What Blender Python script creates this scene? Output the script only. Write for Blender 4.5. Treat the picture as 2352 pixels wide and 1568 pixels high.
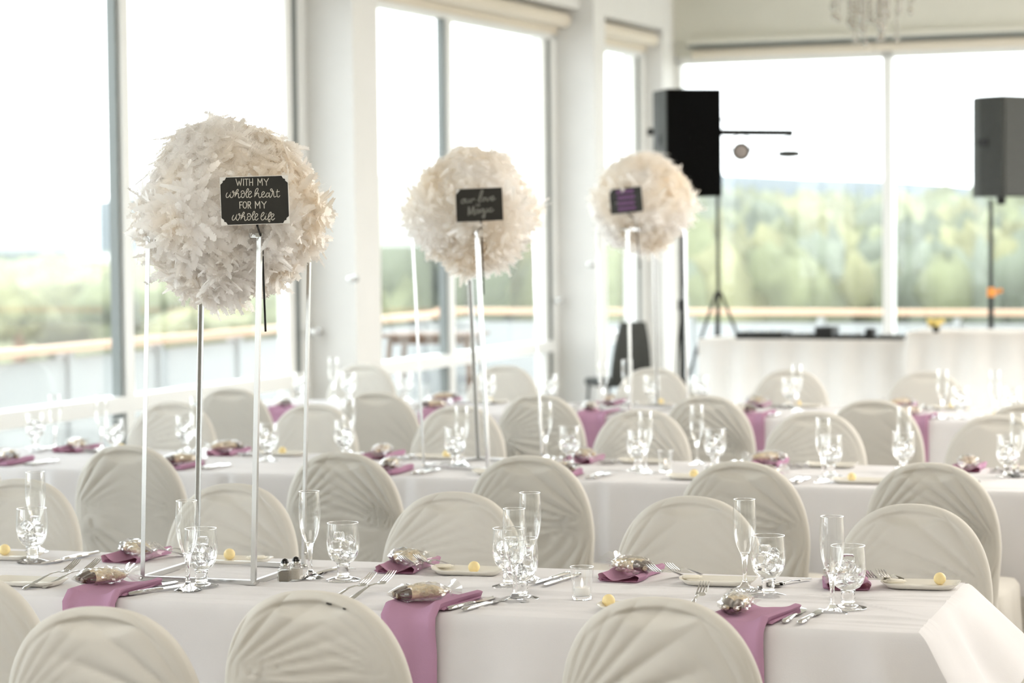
import bpy, math, random
import numpy as np
from mathutils import Vector, Matrix
random.seed(7); RNG = np.random.default_rng(7)
for _o in list(bpy.data.objects): bpy.data.objects.remove(_o, do_unlink=True)
SC = bpy.context.scene; COL = SC.collection

# ------------------------------------------------------------ camera
F_PX = 5500.0; CX, CY = 1176.0, 784.0; H = 1.66
PITCH = math.atan((784 - 527) / F_PX); ROLL = 0.0105
_F = Vector((0, math.cos(PITCH), -math.sin(PITCH)))
_U0 = Vector((0, math.sin(PITCH), math.cos(PITCH))); _R0 = Vector((1, 0, 0))
_R = (_R0 - ROLL * _U0).normalized(); _U = (_U0 + ROLL * _R0).normalized()
cd = bpy.data.cameras.new('camera'); cam = bpy.data.objects.new('camera', cd); COL.objects.link(cam)
M = Matrix.Identity(4)
for i in range(3): M[i][0], M[i][1], M[i][2] = _R[i], _U[i], -_F[i]
M[2][3] = H; cam.matrix_world = M
cd.sensor_width = 36; cd.lens = 36 * F_PX / 2352; cd.clip_end = 6000
cd.dof.use_dof = True; cd.dof.focus_distance = 5.95; cd.dof.aperture_fstop = 3.3
SC.camera = cam

# ------------------------------------------------------------ world, exposure, lamps
SKY = 3.0
w = bpy.data.worlds.new('sky'); SC.world = w; w.use_nodes = True
wn = w.node_tree; wn.nodes.clear()
bg = wn.nodes.new('ShaderNodeBackground'); out = wn.nodes.new('ShaderNodeOutputWorld')
tc = wn.nodes.new('ShaderNodeTexCoord'); sx = wn.nodes.new('ShaderNodeSeparateXYZ'); rp = wn.nodes.new('ShaderNodeValToRGB')
rp.color_ramp.elements[0].position = 0.0; rp.color_ramp.elements[0].color = (0.95, 0.98, 1.0, 1)
rp.color_ramp.elements[1].position = 0.6; rp.color_ramp.elements[1].color = (0.90, 0.96, 1.0, 1)
wn.links.new(tc.outputs['Generated'], sx.inputs[0]); wn.links.new(sx.outputs['Z'], rp.inputs[0])
wn.links.new(rp.outputs[0], bg.inputs[0]); bg.inputs[1].default_value = SKY
wn.links.new(bg.outputs[0], out.inputs[0])
SC.view_settings.view_transform = 'Standard'; SC.view_settings.look = 'None'
SC.view_settings.gamma = 1; SC.view_settings.use_curve_mapping = False
SC.view_settings.exposure = 0.88
cy = SC.cycles
cy.volume_bounces = 2; cy.max_bounces = 24; cy.diffuse_bounces = 10; cy.glossy_bounces = 4; cy.transmission_bounces = 24; cy.transparent_max_bounces = 16
cy.use_adaptive_sampling = True; cy.adaptive_threshold = 0.02; cy.sample_clamp_indirect = 6

def area_lamp(name, loc, rot, sx_, sy_, power, col):
    l = bpy.data.lights.new(name, 'AREA'); l.shape = 'RECTANGLE'; l.size = sx_; l.size_y = sy_
    l.energy = power; l.color = col
    o = bpy.data.objects.new(name, l); o.location = loc; o.rotation_euler = rot; COL.objects.link(o); return o
# unseen warm fill at ceiling height, standing in for the room's lamps
area_lamp('ceiling_fill', (-1.0, 0.3, 4.15), (0, 0, 0), 4.0, 4.0, 130, (1.0, 0.95, 0.88))
area_lamp('ceiling_fill', (5.5, 8.0, 4.15), (0, 0, 0), 4.0, 5.0, 200, (1.0, 0.93, 0.85))
area_lamp('ceiling_fill', (9.5, 14.5, 4.15), (0, 0, 0), 4.0, 4.0, 520, (1.0, 0.96, 0.91))  # added fill, brightens the far table skirts and back wall

# ------------------------------------------------------------ pixel helpers (real planes in the room)
def ray(x, y): return _R * ((x - CX) / F_PX) + _U * ((CY - y) / F_PX) + _F
def atz(x, y, z):
    r = ray(x, y); k = (z - H) / r.z; return Vector((r.x * k, r.y * k, z))
def atd(x, y, D):
    r = ray(x, y); k = D / r.y; return Vector((r.x * k, D, H + r.z * k))

# ------------------------------------------------------------ materials
def newmat(name):
    m = bpy.data.materials.new(name); m.use_nodes = True
    return m, m.node_tree, m.node_tree.nodes['Principled BSDF']
def pmat(name, col, rough=0.5, metal=0.0, noise=0.0, nscale=20.0, bump=0.0, bscale=200.0, spec=0.5, emit=None, estr=1.0):
    m, nt, b = newmat(name)
    b.inputs['Base Color'].default_value = (*col, 1); b.inputs['Roughness'].default_value = rough
    b.inputs['Metallic'].default_value = metal; b.inputs['Specular IOR Level'].default_value = spec
    if noise:
        t = nt.nodes.new('ShaderNodeTexCoord'); n = nt.nodes.new('ShaderNodeTexNoise'); n.inputs['Scale'].default_value = nscale
        n.inputs['Detail'].default_value = 4
        r = nt.nodes.new('ShaderNodeValToRGB')
        r.color_ramp.elements[0].position = .3; r.color_ramp.elements[1].position = .7
        r.color_ramp.elements[0].color = (*[c * (1 - noise) for c in col], 1)
        r.color_ramp.elements[1].color = (*[min(1, c * (1 + noise)) for c in col], 1)
        nt.links.new(t.outputs['Object'], n.inputs['Vector']); nt.links.new(n.outputs['Fac'], r.inputs[0]); nt.links.new(r.outputs[0], b.inputs['Base Color'])
    if bump:
        t = nt.nodes.new('ShaderNodeTexCoord'); n = nt.nodes.new('ShaderNodeTexNoise'); n.inputs['Scale'].default_value = bscale
        bp = nt.nodes.new('ShaderNodeBump'); bp.inputs['Strength'].default_value = bump; bp.inputs['Distance'].default_value = .002
        nt.links.new(t.outputs['Object'], n.inputs['Vector']); nt.links.new(n.outputs['Fac'], bp.inputs['Height']); nt.links.new(bp.outputs[0], b.inputs['Normal'])
    if emit:
        b.inputs['Emission Color'].default_value = (*emit, 1); b.inputs['Emission Strength'].default_value = estr
    return m
def clothmat(name, col, trans=0.3, tcol=None, sheen=0.0, noise=0.03, bump=0.15):
    m = pmat(name, col, 0.9, noise=noise, nscale=6, bump=bump, bscale=350, spec=0.15)
    nt = m.node_tree; b = nt.nodes['Principled BSDF']; o = nt.nodes['Material Output']
    if trans:
        t = nt.nodes.new('ShaderNodeBsdfTranslucent'); t.inputs[0].default_value = (*(tcol or col), 1)
        mx = nt.nodes.new('ShaderNodeMixShader'); mx.inputs[0].default_value = trans
        nt.links.new(b.outputs[0], mx.inputs[1]); nt.links.new(t.outputs[0], mx.inputs[2]); nt.links.new(mx.outputs[0], o.inputs[0])
    return m
def glassmat(name, ior, rough=0.0, col=(1, 1, 1)):
    m = bpy.data.materials.new(name); m.use_nodes = True; nt = m.node_tree; nt.nodes.clear()
    g = nt.nodes.new('ShaderNodeBsdfGlass'); g.inputs['IOR'].default_value = ior; g.inputs['Roughness'].default_value = rough
    g.inputs['Color'].default_value = (*col, 1)
    o = nt.nodes.new('ShaderNodeOutputMaterial'); nt.links.new(g.outputs[0], o.inputs[0]); return m
def sheetmat(name, tint, fac_face, fac_edge, rough=0.02):
    """thin clear sheet: see-through with a mirror share that grows at grazing angles"""
    m = bpy.data.materials.new(name); m.use_nodes = True; nt = m.node_tree; nt.nodes.clear()
    t = nt.nodes.new('ShaderNodeBsdfTransparent'); t.inputs[0].default_value = (*tint, 1)
    g = nt.nodes.new('ShaderNodeBsdfGlossy'); g.inputs['Roughness'].default_value = rough; g.inputs[0].default_value = (1, 1, 1, 1)
    lw = nt.nodes.new('ShaderNodeLayerWeight'); lw.inputs[0].default_value = 0.35
    mr = nt.nodes.new('ShaderNodeMapRange'); mr.inputs[3].default_value = fac_face; mr.inputs[4].default_value = fac_edge
    mx = nt.nodes.new('ShaderNodeMixShader'); o = nt.nodes.new('ShaderNodeOutputMaterial')
    nt.links.new(lw.outputs['Facing'], mr.inputs[0]); nt.links.new(mr.outputs[0], mx.inputs[0])
    nt.links.new(t.outputs[0], mx.inputs[1]); nt.links.new(g.outputs[0], mx.inputs[2]); nt.links.new(mx.outputs[0], o.inputs[0])
    return m
MT = dict(
    wall=pmat('wall_paint', (.68, .67, .63), .6, noise=.02, nscale=3),
    wall_back=pmat('wall_paint_beige', (.70, .69, .62), .6, noise=.02, nscale=3),
    column=pmat('column_paint', (.69, .685, .665), .55, noise=.02, nscale=4),
    ceiling=pmat('ceiling_paint', (.72, .70, .64), .8),
    floor=pmat('carpet', (.26, .235, .21), .95, noise=.25, nscale=14, bump=.4, bscale=300),
    frame=pmat('window_metal_white', (.80, .81, .80), .35),
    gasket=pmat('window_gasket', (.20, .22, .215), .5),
    shade=pmat('roller_blind', (.68, .62, .52), .8),
    pane=sheetmat('window_glass', (.97, .985, .98), .02, .25),
    cover=clothmat('ivory_chair_cover', (.80, .78, .735), .25, (.78, .73, .62)),
    pad=pmat('chair_padding', (.50, .47, .42), .9),
    metal_dark=pmat('chair_tube', (.35, .33, .3), .4, .8),
    cloth=clothmat('white_tablecloth', (.82, .81, .83), .12, (.85, .83, .85)),
    wood=pmat('table_wood', (.45, .33, .22), .5, noise=.2),
    steel=pmat('silver_tube', (.62, .62, .61), .22, .85),
    chrome=pmat('polished_cutlery', (.66, .65, .64), .08, 1.0),
    glass=glassmat('drinking_glass', 1.46), water=glassmat('water', 1.33), ice=glassmat('ice', 1.31, .16), thin=sheetmat('thin_glass', (.97, .975, .97), .05, .75, .03), rim=sheetmat('glass_rim', (.9, .9, .9), .55, .95, .15),
    napkin=clothmat('mauve_napkin', (.50, .29, .42), .15, (.75, .40, .45), noise=.06, bump=.3),
    cello=sheetmat('cellophane', (.96, .96, .95), .10, .70, .16),
    cookie=pmat('biscotti', (.72, .60, .42), .85, noise=.35, nscale=60, bump=.8, bscale=90),
    choc=pmat('chocolate', (.07, .03, .02), .35),
    butter=pmat('butter', (.86, .70, .36), .55, noise=.06, nscale=60),
    china=pmat('ivory_china', (.78, .755, .69), .18),
    packet=pmat('cream_packet', (.82, .78, .68), .5),
    black=pmat('black_plastic', (.010, .010, .009), .5, spec=.3), grille=pmat('grille_cloth', (.004, .004, .004), .95, spec=.05),
    charcoal=pmat('speaker_grey', (.042, .044, .040), .75, noise=.15, nscale=40),
    board=pmat('chalkboard', (.016, .015, .011), .6, noise=.2, nscale=25),
    ink=pmat('silver_ink', (.66, .63, .56), .5), ink_dim=pmat('grey_ink', (.22, .22, .20), .6),
    ink_purple=pmat('purple_ink', (.22, .09, .24), .6),
    silver=pmat('silver_foil', (.88, .87, .84), .3, .0),
    wax=pmat('white_wax', (.82, .81, .79), .4), flame=pmat('led_flame', (.9, .75, .7), .4, emit=(1, .82, .72), estr=.6),
    shaker_cap=pmat('shaker_cap', (.62, .61, .58), .2, 1.0), capdark=pmat('shaker_dome', (.03, .03, .03), .1, .6),
    pepper=pmat('pepper', (.17, .145, .11), .95, noise=.5, nscale=900), salt=pmat('salt', (.62, .57, .50), .9, noise=.2, nscale=900),
    skirt=clothmat('table_skirt', (.93, .92, .90), .45, (.95, .93, .90)),
    orange=pmat('orange_plastic', (.80, .28, .03), .4), yellow=pmat('yellow_petals', (.75, .58, .18), .6),
    crystal=sheetmat('crystal', (.62, .58, .52), .30, .9, .05), bronze=pmat('rose_bronze', (.34, .20, .15), .35, .6),
    deck=pmat('terrace_paving', (.43, .43, .425), .9, noise=.06, nscale=3), parapet=pmat('parapet_panel', (.40, .41, .41), .7),
    rail=pmat('cedar_rail', (.58, .38, .26), .7), brown=pmat('garden_table_wood', (.13, .065, .03), .5),
    leaf_a=pmat('leaf_green', (.155, .165, .09), .95, noise=.45, nscale=.5), leaf_b=pmat('leaf_blue_green', (.125, .14, .10), .95, noise=.3, nscale=.4),
    leaf_c=pmat('leaf_yellow_green', (.185, .18, .095), .95, noise=.4, nscale=.5),
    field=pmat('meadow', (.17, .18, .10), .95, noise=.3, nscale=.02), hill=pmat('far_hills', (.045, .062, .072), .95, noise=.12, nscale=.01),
    bldg=pmat('white_render', (.70, .68, .64), .8), tower=pmat('tower_glass', (.035, .065, .072), .95, spec=.05), road=pmat('asphalt', (.4, .4, .4), .9),
    globe=pmat('opal_globe', (.9, .88, .8), .3),
)

# ------------------------------------------------------------ mesh helpers
class MB:
    def __init__(s): s.v = []; s.f = []; s.n = 0
    def add(s, v, f):
        v = np.asarray(v, float).reshape(-1, 3); s.v.append(v)
        s.f += [tuple(i + s.n for i in q) for q in f]; s.n += len(v); return s
    def box(s, x0, x1, y0, y1, z0, z1, M=None):
        v = [(x, y, z) for x in (x0, x1) for y in (y0, y1) for z in (z0, z1)]
        if M is not None: v = [tuple(M @ Vector(p)) for p in v]
        return s.add(v, [(0, 1, 3, 2), (4, 6, 7, 5), (0, 4, 5, 1), (2, 3, 7, 6), (0, 2, 6, 4), (1, 5, 7, 3)])
    def rbox(s, x0, x1, y0, y1, z0, z1, r):
        """box with bevelled upright and level edges"""
        lv = [(z0, r), (z0 + r, 0), (z1 - r, 0), (z1, r)]; loops = []
        for z, i in lv:
            a, b, c, d = x0 + i, x1 - i, y0 + i, y1 - i; k = r
            loops.append([(a + k, c, z), (b - k, c, z), (b, c + k, z), (b, d - k, z), (b - k, d, z), (a + k, d, z), (a, d - k, z), (a, c + k, z)])
        return s.loops(loops, True, True)
    def loops(s, L, cap0=False, cap1=False, closed=True):
        n = len(L[0]); v = np.array(L, float).reshape(-1, 3); f = []
        for i in range(len(L) - 1):
            for j in range(n if closed else n - 1):
                k = (j + 1) % n
                f.append((i * n + j, i * n + k, (i + 1) * n + k, (i + 1) * n + j))
        if cap0: f.append(tuple(range(n))[::-1])
        if cap1: f.append(tuple((len(L) - 1) * n + j for j in range(n)))
        return s.add(v, f)
    def lathe(s, prof, n=28, cx=0, cy=0, cap0=False, cap1=False):
        L = [[(cx + r * math.cos(2 * math.pi * k / n), cy + r * math.sin(2 * math.pi * k / n), z) for k in range(n)] for r, z in prof]
        return s.loops(L, cap0, cap1)
    def tube(s, pts, r, n=10, cap=True):
        P = [Vector(p) for p in pts]; L = []; rr = r if hasattr(r, '__len__') else [r] * len(P)
        up = Vector((0, 0, 1)); prev = None
        for i, p in enumerate(P):
            t = (P[min(i + 1, len(P) - 1)] - P[max(i - 1, 0)]).normalized()
            if prev is None:
                a = t.cross(up) if abs(t.z) < .95 else t.cross(Vector((1, 0, 0)))
            else: a = prev - t * prev.dot(t)
            a.normalize(); b = t.cross(a); prev = a
            L.append([tuple(p + (a * math.cos(2 * math.pi * k / n) + b * math.sin(2 * math.pi * k / n)) * rr[i]) for k in range(n)])
        return s.loops(L, cap, cap)
    def grid(s, G):
        G = np.asarray(G, float); a, b = G.shape[:2]
        return s.add(G.reshape(-1, 3), [(i * b + j, i * b + j + 1, (i + 1) * b + j + 1, (i + 1) * b + j) for i in range(a - 1) for j in range(b - 1)])
    def build(s, name, mat, parent=None, smooth=True, angle=40):
        me = bpy.data.meshes.new(name); v = np.concatenate(s.v)
        me.from_pydata(v.tolist(), [], s.f); me.validate(); me.update()
        me.materials.append(MT[mat] if isinstance(mat, str) else mat)
        import bmesh
        bm = bmesh.new(); bm.from_mesh(me); bmesh.ops.recalc_face_normals(bm, faces=bm.faces); bm.to_mesh(me); bm.free()
        if smooth:
            me.polygons.foreach_set('use_smooth', [True] * len(me.polygons))
            if angle < 180: me.set_sharp_from_angle(angle=math.radians(angle))
        return link(name, me, parent)
def link(name, me, parent=None):
    o = bpy.data.objects.new(name, me); COL.objects.link(o)
    if parent is not None: o.parent = parent
    return o
def empty(name, loc=(0, 0, 0), rz=0.0):
    o = bpy.data.objects.new(name, None); COL.objects.link(o); o.location = loc; o.rotation_euler = (0, 0, rz); o.empty_display_size = .05; return o
def tag(o, label=None, cat=None, group=None, kind=None):
    if label: o['label'] = label
    if cat: o['category'] = cat
    if group: o['group'] = group
    if kind: o['kind'] = kind
    return o
KIDS = {}
def copy_tree(o, parent=None):
    c = o.copy(); COL.objects.link(c); c.parent = parent
    for ch in list(o.children): copy_tree(ch, c)
    return c
USED = set()
def place(proto, loc, rz, label, cat, group=None, tilt=None):
    o = proto if proto.name not in USED else copy_tree(proto)
    USED.add(proto.name); USED.add(o.name)
    o.location = loc; o.rotation_euler = (tilt[0] if tilt else 0, tilt[1] if tilt else 0, rz)
    for k in ('label', 'category', 'group'):
        if k in o: del o[k]
    tag(o, label, cat, group); return o
ORD = ['first', 'second', 'third', 'fourth', 'fifth', 'sixth', 'seventh', 'eighth', 'ninth', 'tenth', 'eleventh', 'twelfth', 'thirteenth']

# ------------------------------------------------------------ room frame
WA = math.atan(2224 / F_PX); WD = 7.0; S_END = 21.45
dV = np.array([math.sin(WA), math.cos(WA)]); nV = np.array([math.cos(WA), -math.sin(WA)])
MW = Matrix(((nV[0], dV[0], 0, -WD * nV[0]), (nV[1], dV[1], 0, -WD * nV[1]), (0, 0, 1, 0), (0, 0, 0, 1)))  # local x=p (inward), y=s (along wall)
def struct(o): o['kind'] = 'structure'; return o
def sbox(name, mat, boxes, parent=None):
    m = MB()
    for b in boxes: m.box(*b)
    o = m.build(name, mat, parent, smooth=False)
    if parent is None: o.matrix_world = MW; struct(o)
    return o
ZC = 4.3; ZH = 3.27
sbox('floor', 'floor', [(-.3, 12.3, -6.3, S_END + .3, -.12, 0)])
sbox('ceiling', 'ceiling', [(-.3, 12.3, -6.3, S_END + .3, ZC, ZC + .15)])
sbox('wall_right', 'wall_back', [(12.0, 12.25, -6.3, 8, 0, ZC), (12.0, 12.25, 19, S_END + .3, 0, ZC), (12.0, 12.25, 8, 19, 2.6, ZC), (12.0, 12.25, 8, 19, 0, .9)])
sbox('wall_front', 'wall_back', [(-.3, 12.3, -6.5, -6.25, 0, ZC)])
cols = [(-4.2, .38), (.29, .38), (4.78, .38), (9.27, .38), (13.86, .38), (18.36, .27)]
sbox('wall_left', 'wall', [(-.22, 0, -6.3, S_END + .2, ZH, ZC), (-.22, 0, -6.3, S_END + .2, 0, .10), (-.22, 0, 20.86, S_END + .2, 0, ZH)])
sbox('wall_back', 'wall_back', [(-.2, 12.2, S_END, S_END + .22, ZH - .02, ZC), (0, 12.2, S_END, S_END + .22, 0, .1)])
for i, (s, wd) in enumerate(cols):
    sbox('column_%d' % (i + 1), 'column', [(-.22, .32, s, s + wd, 0, ZC)])
sbox('column_%d' % (len(cols) + 1), 'column', [(-.22, .16, 20.60, 20.86, 0, ZC)])
# header fascia boxes and window trims along the left wall
ends = [-6.2] + [c[0] for c in cols] + [20.60]; starts = [-6.2] + [c[0] + c[1] for c in cols]
bays = [(cols[i][0] + cols[i][1], (cols[i + 1][0] if i + 1 < len(cols) else 20.60)) for i in range(len(cols))]
for i, (a, b) in enumerate(bays):
    sbox('trim_%d' % (i + 1), 'column', [(0, .20, a, b, ZH + .17, ZC)])
    r = empty('roller_blind'); r.matrix_world = MW
    pos = ['behind the camera side', 'beside the near window bay', 'over the window by the near tables', 'over the widest window at the left', 'over the window behind the middle feather ball', 'over the narrow window next to the far corner']
    tag(r, 'rolled-up beige roller blind ' + pos[i], 'roller blind')
    m = MB(); L = []
    for y in (a + .03, b - .03):
        L.append([(.075 + .062 * math.cos(t * math.pi / 8), y, ZH + .085 + .062 * math.sin(t * math.pi / 8)) for t in range(16)])
    m.loops(L, True, True).build('blind_roll', 'shade', r)
    m = MB(); m.box(.005, .02, a + .03, b - .03, ZH - .03, ZH + .09); m.build('blind_hem', 'shade', r, smooth=False)
# mullions given from the corner measured in the photo; others repeat
mull = {3: [11.50], 4: [16.03], 5: [19.35]}
for i, (a, b) in enumerate(bays):
    W = empty('window_%d' % (i + 1)); W.matrix_world = MW; struct(W)
    ms = mull.get(i, [(a + b) / 2])
    fb = [(-.10, -.01, a, a + .09, .1, ZH), (-.10, -.01, b - .08, b, .1, ZH), (-.10, -.01, a, b, ZH - .07, ZH), (-.10, -.01, a, b, .1, .16)]
    sbox('window_frame', 'frame', fb, W)
    sbox('window_rail', 'frame', [(-.10, .02, a + .09, b - .16, .665, .755)], W)
    sbox('gasket', 'gasket', [(-.085, -.02, b - .17, b - .12, .1, ZH - .07), (-.085, -.02, a + .09, a + .11, .1, ZH - .07)], W)  # dark gaskets along the jambs
    sbox('window_frame', 'frame', [(-.10, -.01, b - .12, b - .08, .1, ZH - .07), (-.11, -.03, b - .26, b - .17, .1, ZH - .07)], W)
    for s in ms:
        sbox('mullion', 'frame', [(-.06, .02, s + .035, s + .12, .755, ZH - .07), (-.06, .02, s + .035, s + .12, .16, .665)], W)
        sbox('gasket', 'gasket', [(-.055, .0, s + .003, s + .035, .16, ZH - .07)], W)  # dark colour stands in for shade on the mullion's side face
    ed = [a + .1] + [m_ + .05 for m_ in ms] + [b - .2]
    for k in range(len(ed) - 1):
        for z0, z1 in ((.75, ZH - .06), (.15, .67)):
            sbox('pane', 'pane', [(-.058, -.052, ed[k], ed[k + 1], z0, z1)], W)
# back wall windows (local x = t from the left wall, y = S_END)
tm = [.0, 2.0, 3.9, 5.8, 7.7, 9.6, 11.5]
for k in range(6):
    W = empty('window_%d' % (k + 7)); W.matrix_world = MW; struct(W)
    a, b = tm[k], tm[k + 1]; y0 = S_END
    sbox('window_frame', 'frame', [(a, a + .06, y0 + .0, y0 + .12, .1, ZH - .02), (b - .03, b, y0, y0 + .12, .1, ZH - .02), (a, b, y0, y0 + .1, ZH - .09, ZH - .02), (a, b, y0, y0 + .1, .1, .2)], W)
    sbox('pane', 'pane', [(a + .06, b - .03, y0 + .05, y0 + .056, .2, ZH - .08)], W)
sbox('trim_20', 'gasket', [(.16, 12.0, S_END - .12, S_END, ZH + .055, ZH + .085)])  # thin dark strip painted in as the shadow line above the blind
sbox('trim_21', 'wall_back', [(.16, 12.0, S_END - .13, S_END, ZH + .085, ZH + .13)])
r = empty('roller_blind'); r.matrix_world = MW; tag(r, 'long rolled-up beige blind across the top of the far wall windows', 'roller blind')
m = MB(); m.loops([[(x, S_END - .07 + .05 * math.cos(t * math.pi / 8), ZH + .0 + .045 * math.sin(t * math.pi / 8)) for t in range(16)] for x in (.2, 11.9)], True, True).build('blind_roll', 'shade', r)
# tie-back hooks on the columns
for (x, y, lab) in ((722, 762, 'small metal tie-back hook low on the grey face of the widest column'), (807, 640, 'small metal tie-back hook higher up the widest column near its edge'),
                    (1283, 690, 'small metal tie-back hook on the column behind the middle feather ball'), (1355, 607, 'small metal tie-back hook near the edge of the column beside the far feather ball')):
    D = {722: 15.36, 807: 15.25, 1283: 19.5, 1355: 19.40}[x]
    p = atd(x, y, D)
    h = empty('wall_hook', p, -WA); tag(h, lab, 'hook')
    m = MB(); M_ = Matrix.Rotation(math.pi / 2, 4, 'X')
    L = [[(r_ * math.cos(k * math.pi / 8), d_, r_ * math.sin(k * math.pi / 8)) for k in range(16)] for r_, d_ in ((.026, .06), (.026, .045), (.012, .04), (.010, 0), (.022, -.01), (.025, -.02), (.018, -.032), (.004, -.036))]
    m.loops(L, True, True); m.build('hook_knob', 'steel', h)

# ------------------------------------------------------------ outside: terrace, parapet, landscape
ob = MB(); ob.box(-4.6, -.23, -8, S_END + 4.6, -.5, -.25); ob.box(-.23, 14, S_END + .23, S_END + 4.6, -.5, -.25)
o = ob.build('terrace_floor', 'deck', None, False); o.matrix_world = MW; struct(o)
par = empty('terrace_parapet'); par.matrix_world = MW; tag(par, 'white-panelled terrace parapet with an orange cedar handrail outside the windows', 'parapet')
def pslab(a0, a1, axis, nm, mat, z0, z1, t0, t1):
    m = MB()
    if axis == 's': m.box(t0, t1, a0, a1, z0, z1)
    else: m.box(a0, a1, t0, t1, z0, z1)
    return m.build(nm, mat, par, False)
k = -8.0
while k < S_END + 4.2:
    pslab(k + .04, k + 1.46, 's', 'panel', 'parapet', -.25, .60, -4.22, -4.16); pslab(k - .03, k + .03, 's', 'post', 'parapet', -.25, .66, -4.26, -4.12); k += 1.5
k = -4.2
while k < 13.5:
    pslab(k + .04, k + 1.46, 't', 'panel', 'parapet', -.25, .60, S_END + 4.16, S_END + 4.22); pslab(k - .03, k + .03, 't', 'post', 'parapet', -.25, .66, S_END + 4.12, S_END + 4.26); k += 1.5
pslab(-8, S_END + 4.3, 's', 'handrail', 'rail', .66, .72, -4.3, -4.08); pslab(-4.3, 14, 't', 'handrail', 'rail', .69, .75, S_END + 4.08, S_END + 4.3)
# ground, river strip, hills
def height_strip(name, mat, D0, D1, zf, x0, x1, nx=60, nd=8, z0=-12):
    X = np.linspace(x0, x1, nx); G = np.zeros((nd, nx, 3))
    for i in range(nd):
        t = i / (nd - 1); D = D0 + (D1 - D0) * t
        for j, x in enumerate(X): G[i, j] = (x * D, D, z0 + (zf(x, t) - z0))
    o = MB().grid(G).build(name, mat); struct(o); return o
g = MB().grid([[(-1500 + 3000 * i / 10, 20 + j * 300, -11.5) for j in range(9)] for i in range(11)]).build('meadow_ground', 'field'); struct(g)
def ridge(a, seed):
    ph = [random.random() * 6 for _ in range(6)]
    return lambda x, t: -14 + (a(x) + 2.2 * math.sin(9 * x + ph[0]) + 1.4 * math.sin(23 * x + ph[1]) + .8 * math.sin(61 * x + ph[2]) + 14) * math.sin(min(1, t * 1.0) * math.pi / 2)
height_strip('hills_far', 'hill', 1200, 1500, ridge(lambda x: 20 + 14 * math.exp(-((x - .1) / .12) ** 2) + 20 * math.exp(-((x + .09) / .05) ** 2), 1), -.5, .6, 90)
height_strip('hills_near', 'leaf_b', 420, 560, ridge(lambda x: 1.5 + 3 * math.exp(-((x + .05) / .05) ** 2) + 1.5 * math.sin(7 * x), 2), -.5, .6, 90)
_ico = None
def blob(m, c, r, rz, n=7, k=9):
    L = []; ph = random.random() * 6
    for i in range(n):
        t = math.pi * (i + .5) / n - math.pi / 2; row = []
        for j in range(k):
            a = 2 * math.pi * j / k; q = 1 + .16 * math.sin(3 * a + ph + i) + .12 * math.sin(5 * a - 2 * ph + 2 * i) + random.uniform(-.08, .08)
            row.append((c[0] + r * q * math.cos(t) * math.cos(a), c[1] + r * q * math.cos(t) * math.sin(a), c[2] + rz * q * math.sin(t)))
        L.append(row)
    m.loops(L, True, True)
woods = {'leaf_a': MB(), 'leaf_b': MB(), 'leaf_c': MB()}
for i in range(1300):
    D = random.uniform(75, 300); u = random.uniform(.03, .30)
    top = 1.66 + (527 - random.uniform(495, 640) - (0 if D > 140 else 45)) * D / F_PX
    r = random.uniform(1.1, 2.8) * D / 120
    blob(woods[random.choice(['leaf_a', 'leaf_a', 'leaf_c', 'leaf_b'])], (u * D, D, top - r), r, r * 1.3)
for i in range(380):      # behind window 2 and 3
    D = random.uniform(75, 260); u = random.uniform(-.075, .05)
    top = 1.66 + (527 - random.uniform(470, 640)) * D / F_PX
    r = random.uniform(1.1, 2.6) * D / 120
    blob(woods[random.choice(['leaf_b', 'leaf_b', 'leaf_a', 'leaf_c'])], (u * D, D, top - r), r, r * 1.2)
for i in range(130):      # far left, low hedges and fields
    D = random.uniform(110, 420); u = random.uniform(-.26, -.08)
    top = 1.66 + (527 - random.choice([random.uniform(560, 640), random.uniform(660, 800)])) * D / F_PX
    r = random.uniform(1.5, 3.4) * D / 160
    blob(woods[random.choice(['leaf_a', 'leaf_c', 'leaf_c', 'leaf_a'])], (u * D, D, top - r), r * 1.4, r * .8)
for k, m in woods.items():
    o = m.build('woodland', k, None, angle=180); tag(o, {'leaf_a': 'mid green blurred tree crowns beyond the terrace', 'leaf_b': 'blue-green darker tree crowns beyond the terrace', 'leaf_c': 'yellow-green tree crowns beyond the terrace'}[k], 'trees', kind='stuff')
def tree(px, pyt, pyb, D, lab, wpx, mat):
    p = atd(px, pyb, D); t = atd(px, pyt, D); h = t.z - p.z; root = empty('tree', (p.x, p.y, -11.5)); tag(root, lab, 'tree')
    MB().tube([(0, 0, 0), (.1, 0, 11.5 + p.z + h * .3)], [.5, .25], 8).build('trunk', 'brown', root)
    m = MB(); r = wpx * D / F_PX / 2
    for q in range(9): blob(m, (random.uniform(-.4, .4) * r, random.uniform(-.5, .5) * r, 11.5 + p.z + random.uniform(.25, .8) * h), r * random.uniform(.5, .75), h * random.uniform(.22, .34))
    m.build('crown', mat, root, angle=180)
tree(2215, 495, 590, 90, 'dark round tree seen beside the right loudspeaker pole', 70, 'leaf_b')
tree(905, 400, 640, 160, 'tall blue-green tree at the left edge of the window behind the middle feather ball', 110, 'leaf_b')
tree(1100, 560, 700, 120, 'broad green tree seen through the legs of the middle feather centrepiece', 260, 'leaf_a')
tree(40, 640, 800, 95, 'bright green bush low in the leftmost pane', 150, 'leaf_c')
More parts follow.
